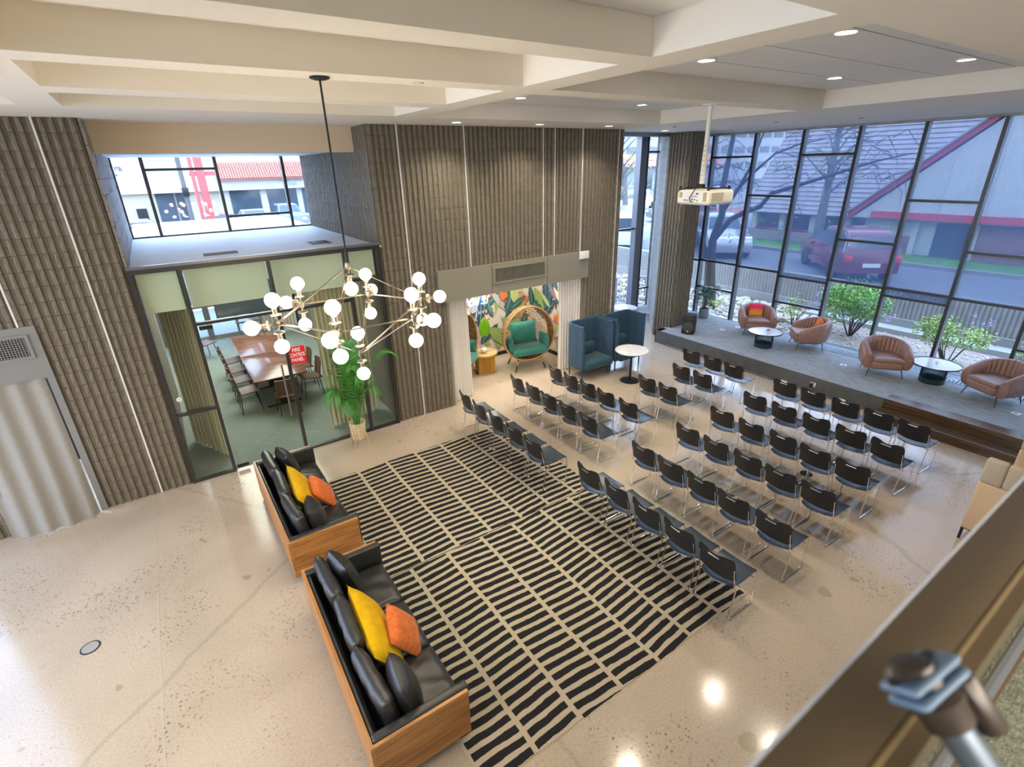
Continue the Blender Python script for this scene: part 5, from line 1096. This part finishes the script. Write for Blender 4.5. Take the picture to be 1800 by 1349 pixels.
# tripod leg and its clamp
q0 = Vector((0, 0, 1)).rotation_difference(ax).to_matrix().to_4x4(); L0 = (e0-e1).length; KS = 1.25
MB().lathe([(0.0, 0), (0.0205, 0.0), (0.0205, L0-0.06), (0.0, L0-0.06)], 28, M_=Matrix.Translation(e1) @ q0).build('leg_tube', 'pole_blue', cl)
CM = Matrix.Translation(e0-ax*0.075) @ q0 @ Matrix.Rotation(-0.25, 4, 'Z') @ Matrix.Diagonal((1.4, 1.4, 0.85, 1))
MB().lathe([(0.0150, -0.005), (0.020, 0.0), (0.021, 0.02), (0.024, 0.038), (0.020, 0.046), (0.0, 0.048)], 24, M_=CM).build('collar', 'clamp_dark', cl)
for k, z in enumerate((0.046, 0.066)):
    MB().rbox((-0.030, -0.021, z), (0.034, 0.021, z+0.013), 0.006, M_=CM, seg=3).build('clamp_plate', 'clamp_blue', cl); MB().lathe([(0, 0), (0.017, 0), (0.017, 0.008), (0, 0.008)], 18, (0, 0, z+0.012), M_=CM).build('spacer', 'clamp_dark', cl)
MB().lathe([(0.0, 0), (0.016, 0.0), (0.019, 0.008), (0.014, 0.014), (0.0, 0.016)], 20, (-0.008, 0.0, 0.084), M_=CM).build('top_knob', 'clamp_dark', cl)
MB().rbox((0.020, -0.014, -0.045), (0.044, 0.014, 0.045), 0.010, M_=CM, seg=3).build('lever', 'clamp_dark', cl)
for s in (-1, 1): MB().lathe([(0, 0), (0.006, 0), (0.006, 0.004), (0, 0.005)], 10, (0.022*s, 0.004, 0.079), M_=CM).build('screw', 'clamp_dark', cl)

# ================================================================== OUTSIDE
rd = random.Random(5)
gd = struct(MB().box((13.6, -6, -0.3), (17.3, 22, 0.0)).build('ground_planting_bed', 'gravel'))
struct(box('ground_side_street', (17.5, -8, 0.3), (23.4, 22, 0.8), 'asphalt'))
struct(box('ground_kerb', (23.4, -8, 0.3), (23.6, 16.5, 0.93), 'concrete_light'))
struct(box('ground_verge', (23.6, -8, 0.3), (26.2, 16.5, 0.90), 'grass'))
struct(box('ground_yard', (26.0, -8, 0.2), (60, 16.5, 0.79), 'pavement'))
struct(box('ground_main_street', (-40, 22, 0.2), (110, 46, 0.80), 'street_pale')); struct(box('ground_main_lot', (-40, 46, 0.2), (110, 80, 0.85), 'asphalt')); struct(box('ground_street_north', (23.4, 16.5, 0.2), (110, 22, 0.80), 'asphalt'))
struct(box('ground_forecourt', (-40, 11.35, -0.4), (13.6, 22, -0.02), 'street_pale')); struct(box('ground_median', (-30, 30.5, 0.8), (100, 32.5, 0.95), 'concrete_light'))
MB().box((13.6, -6, 0.0), (14.05, 7.4, 0.16)).build('inner_kerb', 'pavement', gd)
MB().box((16.75, -6, 0.0), (17.22, 8.0, 0.14)).build('outer_kerb', 'pavement', gd)
rk = []
for v_ in range(4):
    b_ = MB(); n1, n2 = 7, 5; rr_ = [[0.75+0.5*rd.random() for _ in range(n1)] for _ in range(n2)]
    vs = [(0, 0, -0.5)]+[(math.cos(2*PI*i/n1)*math.cos(-PI/2+PI*(j+1)/(n2+1))*rr_[j][i], math.sin(2*PI*i/n1)*math.cos(-PI/2+PI*(j+1)/(n2+1))*rr_[j][i]*0.75, 0.55*math.sin(-PI/2+PI*(j+1)/(n2+1))) for j in range(n2) for i in range(n1)]+[(0, 0, 0.5)]
    fs = [(0, 1+(i+1) % n1, 1+i) for i in range(n1)]+[(1+j*n1+i, 1+j*n1+(i+1) % n1, 1+(j+1)*n1+(i+1) % n1, 1+(j+1)*n1+i) for j in range(n2-1) for i in range(n1)]+[(1+(n2-1)*n1+i, 1+(n2-1)*n1+(i+1) % n1, len(vs)-1) for i in range(n1)]
    o = b_.add(vs, fs, False).build('rock', 'rock'); C.objects.unlink(o); rk.append(o.data)
cnt = 0
while cnt < 300:
    x, y = 13.75+3.4*rd.random(), 7.3+8.2*rd.random()*(1 if cnt % 3 else 0.55)
    if y < 8.2 and rd.random() < 0.6: continue
    s_ = 0.08+0.13*rd.random()**1.3; o = bpy.data.objects.new('rock', rk[cnt % 4]); C.objects.link(o); o.parent = gd; o.location = (x, y, s_*0.3); o.scale = (s_, s_*0.9, s_); o.rotation_euler = (rd.uniform(-0.4, 0.4), rd.uniform(-0.4, 0.4), rd.uniform(0, 6)); cnt += 1
sb = MB()
for k in range(1300):
    x, y = 13.7+3.5*rd.random(), 7.0+11*rd.random(); s_ = 0.04+0.07*rd.random(); src = rk[k % 4]; a = rd.uniform(0, 6); ca, sa = math.cos(a), math.sin(a)
    sb.add([(x+s_*(v.co.x*ca-v.co.y*sa), y+s_*(v.co.x*sa+v.co.y*ca), s_*0.3+s_*v.co.z) for v in src.vertices], [tuple(p.vertices) for p in src.polygons])
for k in range(1500):
    x, y = 13.9+2.9*rd.random(), -2+9.6*rd.random(); s_ = 0.015+0.03*rd.random(); src = rk[k % 4]
    sb.add([(x+s_*v.co.x, y+s_*v.co.y, s_*0.3+s_*v.co.z) for v in src.vertices], [tuple(p.vertices) for p in src.polygons])
tag(sb.build('rubble', 'rock', gd), None, None, kind='stuff')
# ribbed retaining wall
rw = MB(); prof = []; y = -6.0
while y < 22: prof += [(y, 0), (y+0.03, 0), (y+0.045, -0.02), (y+0.08, -0.02), (y+0.095, 0)]; y += 0.11
vs = [(17.29+d, yy, z) for z in (0.36, 1.12) for yy, d in prof]; K = len(prof)
RWS = struct(MB().box((17.3, -6, -0.3), (17.55, 22.2, 1.16)).build('wall_garden', 'concrete_light'))
rw.add(vs, [(k+1, k, K+k, K+k+1) for k in range(K-1)]+[tuple(range(K))]); rw.build('ribbed_face', 'concrete_light', RWS); MB().box((17.2, -6, 0), (17.3, 22, 0.36)).build('footing', 'concrete_light', RWS)
RW2 = struct(MB().box((9, 22.0, -0.3), (17.5, 22.2, 1.16)).build('wall_garden_end', 'concrete_light'))
# wrought gate beyond the narrow window
gt = thing('iron_gate', 'low arched wrought iron gate outside the narrow window', 'gate', (14.0, 13.0, 0))
g_ = MB(); g_.tube([(-0.75, 0, 0), (-0.75, 0, 0.9), (0, 0, 0.88), (0.75, 0, 0.75), (0.75, 0, 0)], 0.03, 6); g_.build('frame', 'pot_steel', gt)
g_ = MB()
for i in range(4):
    for j in range(3): cx_, cz2 = -0.55+0.36*i, 0.2+0.25*j; g_.tube([(cx_+0.1*math.cos(2*PI*q/6), 0, cz2+0.08*math.sin(2*PI*q/6)) for q in range(6)], 0.012, 5, closed=True); g_.tube([(cx_-0.18, 0, cz2), (cx_+0.18, 0, cz2)], 0.008, 4)
tag(g_.build('scrollwork', 'iron', gt), None, None, kind='stuff')

def foliage(mb, c, r, n_, sz, rnd):
    for k in range(n_):
        while True:
            p = Vector((rnd.uniform(-1, 1), rnd.uniform(-1, 1), rnd.uniform(-1, 1)))
            if 0.25 < p.length < 1: break
        q = Vector(c)+Vector((p.x*r[0], p.y*r[1], p.z*r[2])); a = Vector((rnd.uniform(-1, 1), rnd.uniform(-1, 1), rnd.uniform(-0.6, 1))).normalized(); b_ = a.cross(Vector((rnd.uniform(-1, 1), rnd.uniform(-1, 1), rnd.uniform(-1, 1)))).normalized(); s_ = sz*rnd.uniform(0.6, 1.3)
        mb.add([q, q+a*s_*0.5+b_*s_*0.3, q+a*s_, q+a*s_*0.5-b_*s_*0.3], [(0, 1, 2, 3)])
def shrub(loc, r, n_, m_, label, flowers=0, stems=12, h0=0.35):
    t_ = thing('flowering_shrub' if flowers else 'shrub', label, 'shrub', loc); f_ = MB(); rn = random.Random(int(loc[1]*100))
    for q in range(9): foliage(f_, (rn.uniform(-0.55, 0.55)*r[0], rn.uniform(-0.55, 0.55)*r[1], h0+r[2]*rn.uniform(0.5, 1.35)), (r[0]*0.5, r[1]*0.5, r[2]*0.42), n_//9, 0.07, rn)
    tag(f_.build('foliage', m_, t_), None, None, kind='stuff'); s_ = MB()
    for k in range(stems): a = rn.uniform(0, 6.28); s_.tube([(0.05*math.cos(a), 0.05*math.sin(a), 0), (0.3*r[0]*math.cos(a), 0.3*r[1]*math.sin(a), h0+0.2*r[2]), (0.8*r[0]*math.cos(a+0.2), 0.8*r[1]*math.sin(a+0.2), h0+r[2])], 0.012, 4, rs=[0.016, 0.011, 0.004])
    s_.build('stems', 'bark', t_)
    if flowers:
        g2 = MB()
        for k in range(flowers): p = Vector((rn.uniform(-1, 1), rn.uniform(-1, 1), rn.uniform(-0.6, 1))); p.normalize(); foliage(g2, (p.x*r[0]*0.95, p.y*r[1]*0.95, h0+r[2]*0.95+p.z*r[2]*0.9), (0.05, 0.05, 0.08), 18, 0.04, rn)
        tag(g2.build('blossom', 'flower', t_), None, None, kind='stuff')
shrub((15.7, 6.15, 0), (1.05, 1.05, 0.75), 5200, 'shrub', 'large flowering green shrub outside, behind the two left armchairs', 26, 16, 0.30)
shrub((15.1, 3.7, 0), (0.8, 0.8, 0.55), 1500, 'shrub_lime', 'sparse lime green shrub outside, behind the right coffee table', 6, 10, 0.30)
shrub((15.4, 7.6, 0), (0.35, 0.4, 0.45), 260, 'shrub_lime', 'small light shrub outside, left of the large flowering shrub', 3, 6, 0.2)
shrub((15.2, 10.2, 0), (0.35, 0.35, 0.2), 130, 'shrub_lime', 'little lime green plant at the foot of the garden tree', 0, 5, 0.1)
shrub((14.7, 2.0, 0), (0.7, 0.7, 0.5), 700, 'shrub_lime', 'sparse green shrub outside at the right frame edge', 4, 8, 0.3)
# tree in the planting bed
tt = thing('garden_tree', 'dark forked bare tree outside the window next to the pier', 'tree', (15.4, 10.6, 0)); tm = MB()
def br_(pts, rs): tm.tube([(p[0]-15.4, p[1]-10.6, p[2]) for p in pts], 0.1, 8, rs=rs)
br_([(15.4, 10.6, 0), (15.4, 10.7, 0.9), (15.35, 10.75, 1.6)], [0.24, 0.18, 0.17])
br_([(15.35, 10.75, 1.5), (15.3, 10.72, 2.25), (15.3, 10.5, 3.1), (15.3, 10.6, 3.9), (15.35, 10.55, 4.8), (15.4, 10.45, 6.4)], [0.15, 0.13, 0.11, 0.09, 0.08, 0.05])
br_([(15.35, 10.78, 1.6), (15.25, 11.4, 2.4), (15.2, 11.9, 3.3), (15.2, 12.5, 4.5), (15.2, 12.9, 6)], [0.14, 0.11, 0.09, 0.07, 0.03])
br_([(15.3, 10.7, 2.25), (15.3, 10.17, 2.95), (15.3, 9.74, 3.18), (15.3, 9.23, 3.39), (15.3, 8.95, 3.77), (15.3, 8.39, 3.93), (15.3, 7.76, 4.14), (15.3, 6.97, 4.39), (15.3, 6.35, 4.59), (15.3, 5.6, 4.75)], [0.10, 0.085, 0.08, 0.075, 0.06, 0.055, 0.045, 0.035, 0.025, 0.012])
br_([(15.3, 10.55, 3.1), (15.4, 10.09, 3.9), (15.4, 9.79, 4.53), (15.4, 9.5, 5.6)], [0.08, 0.06, 0.04, 0.02])
br_([(15.4, 10.3, 3.7), (15.4, 9.6, 4.4), (15.4, 9.09, 4.84), (15.4, 8.4, 5.07), (15.4, 7.8, 5.15)], [0.05, 0.04, 0.03, 0.022, 0.01])
rn = random.Random(9)
for k in range(46):
    y0 = rn.uniform(5.9, 12.5); z0 = 4.4+rn.uniform(-0.5, 0.9); L = rn.uniform(0.5, 1.3); s = rn.choice((-1, 1))
    br_([(15.35, y0, z0), (15.35+rn.uniform(-0.2, 0.2), y0+s*L*0.4, z0+0.15), (15.35+rn.uniform(-0.3, 0.3), y0+s*L*0.75, z0-0.25), (15.35, y0+s*L*0.9, z0-0.8*rn.random()-0.2)], [0.013, 0.010, 0.006, 0.003])
tm.build('trunk', 'bark', tt); lf_ = MB()
for k in range(60): foliage(lf_, (rn.uniform(-0.4, 0.4), rn.uniform(-3.6, 2.2), rn.uniform(2.2, 5.0)), (0.22, 0.22, 0.16), 9, 0.07, rn)
tag(lf_.build('foliage', 'shrub_lime', tt), None, None, kind='stuff')
def street_tree(loc, h, label, leafy=0, seed=1, lean=0):
    t_ = thing('street_tree', label, 'tree', loc); m_ = MB(); rn = random.Random(seed); m_.tube([(0, 0, 0), (0.05, lean*0.3, h*0.35), (0, lean, h*0.8)], 0.2, 8, rs=[0.22, 0.16, 0.08])
    for k in range(26):
        z0 = h*rn.uniform(0.25, 0.8); a = rn.uniform(0, 6.28); L = rn.uniform(0.8, 2.2); m_.tube([(0, lean*z0/h, z0), (L*0.5*math.cos(a), L*0.5*math.sin(a)+lean*z0/h, z0+L*0.5), (L*math.cos(a), L*math.sin(a)+lean*z0/h, z0+L*0.7)], 0.03, 5, rs=[0.05, 0.03, 0.008])
        for q in range(3): b2 = a+rn.uniform(-0.8, 0.8); m_.tube([(L*0.6*math.cos(a), L*0.6*math.sin(a), z0+L*0.52), (L*math.cos(b2)*1.1, L*math.sin(b2)*1.1, z0+L*0.5*rn.random()+0.3)], 0.012, 4, rs=[0.016, 0.005])
    m_.build('trunk', 'bark_blue', t_)
    if leafy:
        f_ = MB()
        for k in range(leafy): a = rn.uniform(0, 6.28); foliage(f_, (rn.uniform(0.3, 2)*math.cos(a), rn.uniform(0.3, 2)*math.sin(a), h*rn.uniform(0.3, 0.95)), (0.3, 0.3, 0.25), 16, 0.1, rn)
        tag(f_.build('foliage', 'shrub_lime', t_), None, None, kind='stuff')
street_tree((24.6, 11.9, 0.88), 8, 'tall grey street tree in front of the shingled roof', 10, 4)
street_tree((25.5, 24.5, 0.8), 6.5, 'leafy street tree seen through the narrow window', 60, 6, 1.0)
street_tree((30.5, 34.0, 0.8), 9, 'bare street tree further off through the narrow window', 14, 12)

# shingled building with a red trimmed gable
m = mat('brick_far', (0.22, 0.10, 0.09), 0.9); n, l, b = nodes(m); t = n.new('ShaderNodeTexCoord'); mp = n.new('ShaderNodeMapping'); mp.inputs['Rotation'].default_value = (PI/2, 0, PI/2); mp.inputs['Scale'].default_value = (1, 1, 1)
bt = n.new('ShaderNodeTexBrick'); bt.inputs['Scale'].default_value = 4; bt.inputs['Color1'].default_value = (0.20, 0.085, 0.075, 1); bt.inputs['Color2'].default_value = (0.30, 0.15, 0.12, 1); bt.inputs['Mortar'].default_value = (0.34, 0.28, 0.26, 1); l.new(t.outputs['Object'], mp.inputs[0]); l.new(mp.outputs[0], bt.inputs['Vector']); l.new(bt.outputs['Color'], b.inputs['Base Color'])
sh = thing('shingled_building', 'grey shingle roofed building with red trimmed gable across the side street', 'building', (26, 0, 0.8))
MB().box((0, -6, 0), (0.3, 16.2, 0.62)).build('brick_base', 'brick_far', sh); MB().box((0.25, -6, 0.62), (0.35, 16.2, 1.7)).build('glazing', 'glass_dark', sh)
for k in range(5): y = 15.9-1.5*k; MB().box((-0.03, y-0.14, 0.62), (0.3, y+0.14, 1.6)).build('pilaster', 'stucco_white', sh); MB().box((0.0, y-1.36, 0.58), (0.32, y-0.14, 0.68)).build('window_sill', 'trim_red', sh)
MB().box((-0.08, 8.7, 0.0), (0.3, 10.6, 1.55)).build('white_wall', 'stucco_white', sh); MB().box((-0.12, 9.6, 0), (-0.08, 10.3, 1.4)).build('side_door', 'stucco_grey', sh)
MB().box((-0.25, 8.55, 0), (0.1, 8.75, 1.5)).build('door_surround', 'stucco_white', sh); MB().box((-0.25, 6.6, 0), (0.1, 6.8, 1.5)).build('door_surround', 'stucco_white', sh); MB().box((-0.1, 6.8, 0.05), (0.0, 8.0, 1.4)).build('entrance_glass', 'glass_dark', sh); MB().box((-0.1, 8.0, 0.05), (0.0, 8.55, 1.4)).build('entrance_panel', 'stucco_grey', sh)
MB().box((-0.2, -6, 0), (0.05, 6.6, 1.5)).build('brick_wall', 'brick_far', sh); MB().box((-0.2, 8.75, 0), (0.02, 9.3, 0.8)).build('brick_wall', 'brick_far', sh)
MB().box((-1.4, 5.0, -0.0), (0, 9.0, 0.05)).build('entrance_walk', 'pavement', sh)
slope = Vector((0.62, 0, 0.785)).normalized(); nn = Vector((-slope.z, 0, slope.x)); tlen = 0.245; sc0 = None
for k in range(36):
    if sc0 is None:
        b_ = MB(); p0 = Vector((0, 0, 0)); p1 = slope*tlen*1.05; vs = [p0+nn*0.06, p0, p1, p1+nn*0.008]; b_.add([Vector((v.x, y, v.z)) for y in (0, 22.2) for v in vs], [(0, 1, 2, 3), (7, 6, 5, 4), (0, 4, 5, 1), (1, 5, 6, 2), (2, 6, 7, 3), (3, 7, 4, 0)]); sc0 = b_.build('shingle_course', 'shingle', sh); o = sc0
    else: o = sc0.copy(); C.objects.link(o)
    o.location = Vector((-0.6, -6, 1.45))+slope*tlen*k
zr = 5.6
G0 = [(-0.7, 10.9, 1.5), (-0.7, -3.9, 1.5), (-0.7, 3.5, 1.5+7.4*0.86)]
MB().add([Vector(p) for p in G0]+[Vector(p)+Vector((7.5, 0, 0)) for p in G0], [(0, 2, 1), (3, 4, 5), (0, 3, 5, 2), (1, 2, 5, 4), (0, 1, 4, 3)]).build('gable', 'stucco_grey', sh)
for s in (-1, 1):
    a_ = Vector((-0.8, 3.5+s*7.6, 1.42)); b_ = Vector((-0.8, 3.5, 1.42+7.6*0.86)); d = (b_-a_); up_ = Vector((0, 0, 0.24)); th_ = Vector((0.12, 0, 0)); MB().add([a_, b_, b_+up_, a_+up_, a_+th_, b_+th_, b_+up_+th_, a_+up_+th_], [(0, 1, 2, 3), (7, 6, 5, 4), (0, 4, 5, 1), (3, 2, 6, 7), (0, 3, 7, 4), (1, 5, 6, 2)]).build('rake_board', 'trim_red', sh)
    a2 = a_+Vector((-0.2, 0, 0.24)); b2 = b_+Vector((-0.2, 0, 0.24)); th2 = Vector((8, 0, 0)); up2 = Vector((0, 0, 0.08)); MB().add([a2, b2, b2+up2, a2+up2, a2+th2, b2+th2, b2+up2+th2, a2+up2+th2], [(0, 1, 2, 3), (7, 6, 5, 4), (0, 4, 5, 1), (3, 2, 6, 7), (0, 3, 7, 4), (1, 5, 6, 2)]).build('gable_roof', 'shingle', sh)
MB().box((-0.78, -3.9, 1.52), (-0.7, 10.2, 1.78)).build('red_band', 'trim_red', sh)
for k in range(9): y = 9.3-1.4*k; MB().box((-0.73, y-0.03, 1.78), (-0.70, y+0.03, 1.78+max(0.2, 0.86*(7.3-abs(y-3.5))-0.5))).build('batten', 'stucco_grey', sh)

# cars
def car(loc, rz, paint, label, kind='sedan', s=1.0):
    t_ = thing('parked_car', label, 'car', loc, rz); L, W_ = 4.5*s, 1.8*s
    if kind == 'van': pr = [(-2.3, 0.35), (-2.35, 0.9), (-2.25, 1.6), (-2.1, 1.85), (0.8, 1.9), (1.3, 1.5), (1.7, 1.1), (2.25, 0.95), (2.35, 0.5), (2.3, 0.3)]; cab = [(-2.27, 1.1), (-2.18, 1.68), (-2.05, 1.76), (0.75, 1.80), (1.28, 1.42), (1.5, 1.12)]
    elif kind == 'suv': pr = [(-2.2, 0.35), (-2.25, 0.8), (-2.15, 1.1), (-1.9, 1.5), (-1.4, 1.66), (0.2, 1.62), (0.9, 1.1), (2.0, 0.92), (2.2, 0.6), (2.15, 0.3)]; cab = [(-2.08, 1.08), (-1.86, 1.42), (-1.4, 1.57), (0.2, 1.53), (0.78, 1.08)]
    else: pr = [(-2.2, 0.35), (-2.25, 0.75), (-2.1, 0.95), (-1.5, 1.0), (-0.9, 1.38), (0.2, 1.40), (0.9, 0.98), (2.0, 0.84), (2.2, 0.6), (2.15, 0.3)]; cab = [(-1.45, 0.98), (-0.9, 1.31), (0.2, 1.33), (0.82, 0.96)]
    ws = lambda z: (W_/2)*(1 if z < 0.95 else 1-0.30*(z-0.95)/(0.8 if kind != 'van' else 2.4))
    N = len(pr); ks = [-1, -0.93, 0.93, 1]; vs = []
    for k in ks:
        for (x, z) in pr: ins = 0.94 if abs(k) == 1 else 1; vs.append((x*s*(ins if abs(k) == 1 else 1), k*ws(z), (0.3+(z-0.3)*ins if abs(k) == 1 else z)*s))
    fs = [(a*N+i, a*N+(i+1) % N, (a+1)*N+(i+1) % N, (a+1)*N+i) for a in range(3) for i in range(N)]+[tuple(range(N-1, -1, -1)), tuple(3*N+i for i in range(N))]
    MB().add(vs, fs, True).build('body', paint, t_)
    for sd in (-1, 1): MB().add([(x*s, sd*(ws(z)+0.004), z*s) for x, z in cab]+[(x*s, sd*(ws(z)-0.03), z*s) for x, z in cab], [tuple(range(len(cab))), tuple(range(2*len(cab)-1, len(cab)-1, -1))]+[(i, i+1, len(cab)+i+1, len(cab)+i) for i in range(len(cab)-1)]).build('side_glass', 'glass_dark', t_)
    ia = 2 if kind == 'sedan' else (2 if kind == 'suv' else 1)
    def scr(i, nm):
        (x0, z0), (x1, z1) = pr[i], pr[i+1]; d = Vector((x1-x0, 0, z1-z0)); nrm = Vector((-d.z, 0, d.x)).normalized()*0.012*(1)
        q = [Vector((x0, 0, z0))+d*0.1, Vector((x0, 0, z0))+d*0.92]; a = 0.86; vs = [(p.x*s+sg*nrm.x, k*ws(p.z)*a, p.z*s+sg*nrm.z) for sg in (1, -0.5) for p in q for k in (-1, 1)]
        MB().add(vs, [(0, 1, 3, 2), (4, 6, 7, 5), (0, 2, 6, 4), (1, 5, 7, 3)]).build(nm, 'glass_dark', t_)
    scr({'sedan': 3, 'suv': 2, 'van': 1}[kind], 'rear_window'); scr({'sedan': 5, 'suv': 5, 'van': 4}[kind], 'windshield')
    for x in (-1.4, 1.4):
        for sd in (-1, 1): MB().lathe([(0, -0.1), (0.33*s, -0.1), (0.34*s, 0), (0.33*s, 0.1), (0.2*s, 0.11), (0.0, 0.09)], 20, M_=T(x*s, sd*(W_/2-0.08), 0.34*s, sd*-PI/2, 0, 0)).build('wheel', 'tyre', t_)
    for sd in (-1, 1): MB().rbox((-2.27*s, sd*W_*0.40-0.12, 0.72*s), (-2.1*s, sd*W_*0.40+0.12, 0.92*s), 0.03).build('tail_light', 'tail_red', t_); MB().rbox((2.0*s, sd*W_*0.36-0.14, 0.62*s), (2.2*s, sd*W_*0.36+0.14, 0.76*s), 0.03).build('headlight', 'white_plastic', t_); MB().rbox((0.55*s, sd*(W_/2+0.08)-0.1, 0.92*s), (0.7*s, sd*(W_/2+0.08)+0.06, 1.04*s), 0.03).build('side_mirror', paint, t_)
    MB().box((-2.28*s, -0.26*s, 0.55*s), (-2.262*s, 0.26*s, 0.68*s)).build('number_plate', 'white_plastic', t_)
car((20.7, 8.9, 0.8), math.radians(44), 'car_red', 'dark red car parked on the side street behind the shades', 'suv')
car((21.3, 14.6, 0.8), math.radians(228), 'car_silver', 'silver car parked on the street behind the forked tree', 'suv')
car((19.6, 19.0, 0.8), math.radians(40), 'car_white', 'white van outside the narrow window behind the ribbed wall', 'van')
car((47, 44.5, 0.8), math.radians(185), 'car_silver', 'grey car on the far lot, left of the narrow window mullion', 'sedan')
car((53, 51, 0.85), math.radians(190), 'car_blue', 'dark blue car on the far lot behind the grey car', 'sedan')
car((35.5, 32.9, 0.8), math.radians(205), 'car_white', 'white car driving on the far street beyond the narrow window', 'sedan')
car((30.8, 24.5, 0.8), math.radians(150), 'car_black', 'dark car beyond the silver car, seen through the shades', 'sedan')
car((38.0, 29.0, 0.8), math.radians(170), 'car_white', 'white car on the distant street, seen through the shades', 'sedan')
car((44.0, 32.5, 0.8), math.radians(170), 'car_silver', 'pale car farther along the distant street through the shades', 'suv')
fo = thing('orange_fence', 'orange plastic mesh fence beyond the forked tree', 'fence', (28.5, 20.0, 0.8), 0.1)
g_ = MB()
for k in range(7): g_.box((-3.5, -0.01, 0.12+0.15*k), (3.5, 0.01, 0.17+0.15*k))
tag(g_.build('netting', 'fence_orange', fo), None, None, kind='stuff')
for k in range(5): MB().tube([(-3.5+1.75*k, 0, 0), (-3.5+1.75*k, 0, 1.25)], 0.03, 6).build('post', 'fence_orange', fo)
# distant buildings to the north east
fb = thing('far_plaza', 'distant pale plaza building with red tiled eave', 'building', (54, 58, 0.8)); MB().box((-16, 0, 0), (26, 6, 4.2)).build('wall', 'stucco_far', fb)
for k in range(7): MB().box((-14+5.5*k, -0.06, 0.1), (-10.5+5.5*k, 0.0, 2.6)).build('shop_window', 'glass_dark', fb)
MB().add([(-17, -1.6, 3.3), (27, -1.6, 3.3), (27, 1.2, 5.0), (-17, 1.2, 5.0), (-17, 1.2, 3.3), (27, 1.2, 3.3)], [(0, 1, 2, 3), (0, 4, 5, 1), (3, 2, 5, 4), (0, 3, 4), (1, 5, 2)]).build('tile_roof', 'roof_tile', fb)
fo2 = thing('far_office', 'distant white office block with dark window bands', 'building', (60, 70, 0.8)); MB().box((-26, 0, 0), (120, 12, 19)).build('wall', 'stucco_far', fo2)
for j in range(5):
    for k in range(30): MB().box((-24+4.5*k, -0.08, 2.2+3.0*j), (-20.6+4.5*k, 0, 3.4+3.0*j)).build('window', 'glass_dark', fo2)
# buildings across the main street, seen through the clerestory
def sc52(x, z): k = 52/48.0; return x*k, 4.7+(z-4.7)*k-0.8
nb = thing('shopfront_pink', 'pink stucco shopfront across the street with small blue-grey letters', 'building', (0, 52, 0.8))
MB().box((-9, 0.4, 0), (0.35, 6, 7)).build('upper_wall', 'stucco_pink', nb); MB().box((-9, 0.0, 2.5), (0.35, 0.42, 6.2)).build('fascia', 'stucco_pink', nb); MB().box((-9, 0.3, 0.0), (0.35, 0.45, 2.5)).build('lower_wall', 'stucco_cream', nb); MB().box((-0.9, 0.2, 0.5), (-0.2, 0.32, 1.4)).build('bin', 'iron', nb)
text('lettering', 'ra', 0.62, 'car_blue', nb, (-1.28, -0.04, 4.42), (PI/2, 0, 0), 0.03); text('lettering', 'o', 0.30, 'car_blue', nb, (-1.50, -0.04, 3.95), (PI/2, 0, 0), 0.03)
nc = thing('shopfront_white', 'white stucco shopfront across the street with dark glazing', 'building', (0, 52, 0.8))
MB().box((0.45, -0.3, 2.5), (5.2, 6, 9)).build('fascia', 'stucco_white', nc); MB().box((0.45, 0.3, 0), (5.2, 0.5, 2.5)).build('lower_wall', 'stucco_cream', nc)
for x0, x1 in ((0.6, 1.9), (2.0, 2.7)): MB().box((x0, 0.24, 0.2), (x1, 0.3, 2.45)).build('shop_window', 'glass_dark', nc)
for k in range(4): MB().box((0.45, -0.36, 4.9+0.35*k), (5.2, -0.3, 4.98+0.35*k)).build('ledge', 'stucco_grey', nc)
nd = thing('shopfront_tiled', 'white shopfront across the street with red clay tile roof', 'building', (0, 52, 0.8))
MB().box((5.2, 0.3, 0), (16, 6, 9)).build('wall', 'stucco_white', nd); MB().box((5.2, -0.4, 2.5), (16, 0.3, 3.5)).build('fascia', 'stucco_white', nd)
for x0, x1 in ((6.0, 8.4), (9.0, 11.5), (12, 14.5)): MB().box((x0, 0.22, 0.3), (x1, 0.3, 2.5)).build('shop_window', 'glass_dark', nd)
tr_ = MB(); nT = 54
for k in range(nT):
    x = 5.3+k*0.2; tr_.tube([(x, -1.0, 3.42), (x, 0.5, 4.85)], 0.085, 6)
tr_.box((5.2, -0.9, 3.3), (16, 0.5, 3.42)); tag(tr_.build('tile_roof', 'roof_tile', nd), None, None, kind='stuff')
text('lettering', 'PALMS CLUB\nARENA', 0.34, 'stucco_grey', nd, (11.0, -0.44, 3.0), (PI/2, 0, 0), 0.02)
rs_ = thing('red_steel_column', 'red painted steel column outside the clerestory window', 'column', (1.62, 22, 0)); MB().box((-0.16, -0.1, 0.8), (-0.05, 0.1, 7)).build('flange', 'red_steel', rs_); MB().box((0.02, -0.12, 0.8), (0.26, 0.12, 7)).build('post', 'red_steel', rs_); MB().box((-0.2, -0.08, 4.62), (0.65, 0.08, 4.76)).build('bracket', 'red_steel', rs_)
lp_ = thing('utility_pole', 'dark utility pole standing across the street from the clerestory', 'pole', (1.6, 30, 0.8)); MB().tube([(0, 0, 0), (0, 0, 9)], 0.10, 10).build('pole', 'bark_blue', lp_); MB().rbox((-0.14, -0.2, 2.9), (0.14, -0.08, 3.3), 0.02).build('junction_box', 'iron', lp_)
car((-0.4, 33.5, 0.95), 0.05, 'car_white', 'white car on the main street at left in the clerestory', 'suv'); car((6.2, 43.5, 0.8), PI/2, 'car_white', 'white car parked before the tiled shopfront', 'sedan'); car((8.6, 43, 0.8), -PI/2, 'car_blue', 'blue car parked at right before the tiled shopfront', 'suv'); car((4.2, 40, 0.8), 0, 'car_red', 'reddish car passing before the tiled shopfront', 'sedan')
struct(box('ground_far', (-120, 80, 0.0), (160, 160, 0.6), 'pavement'))
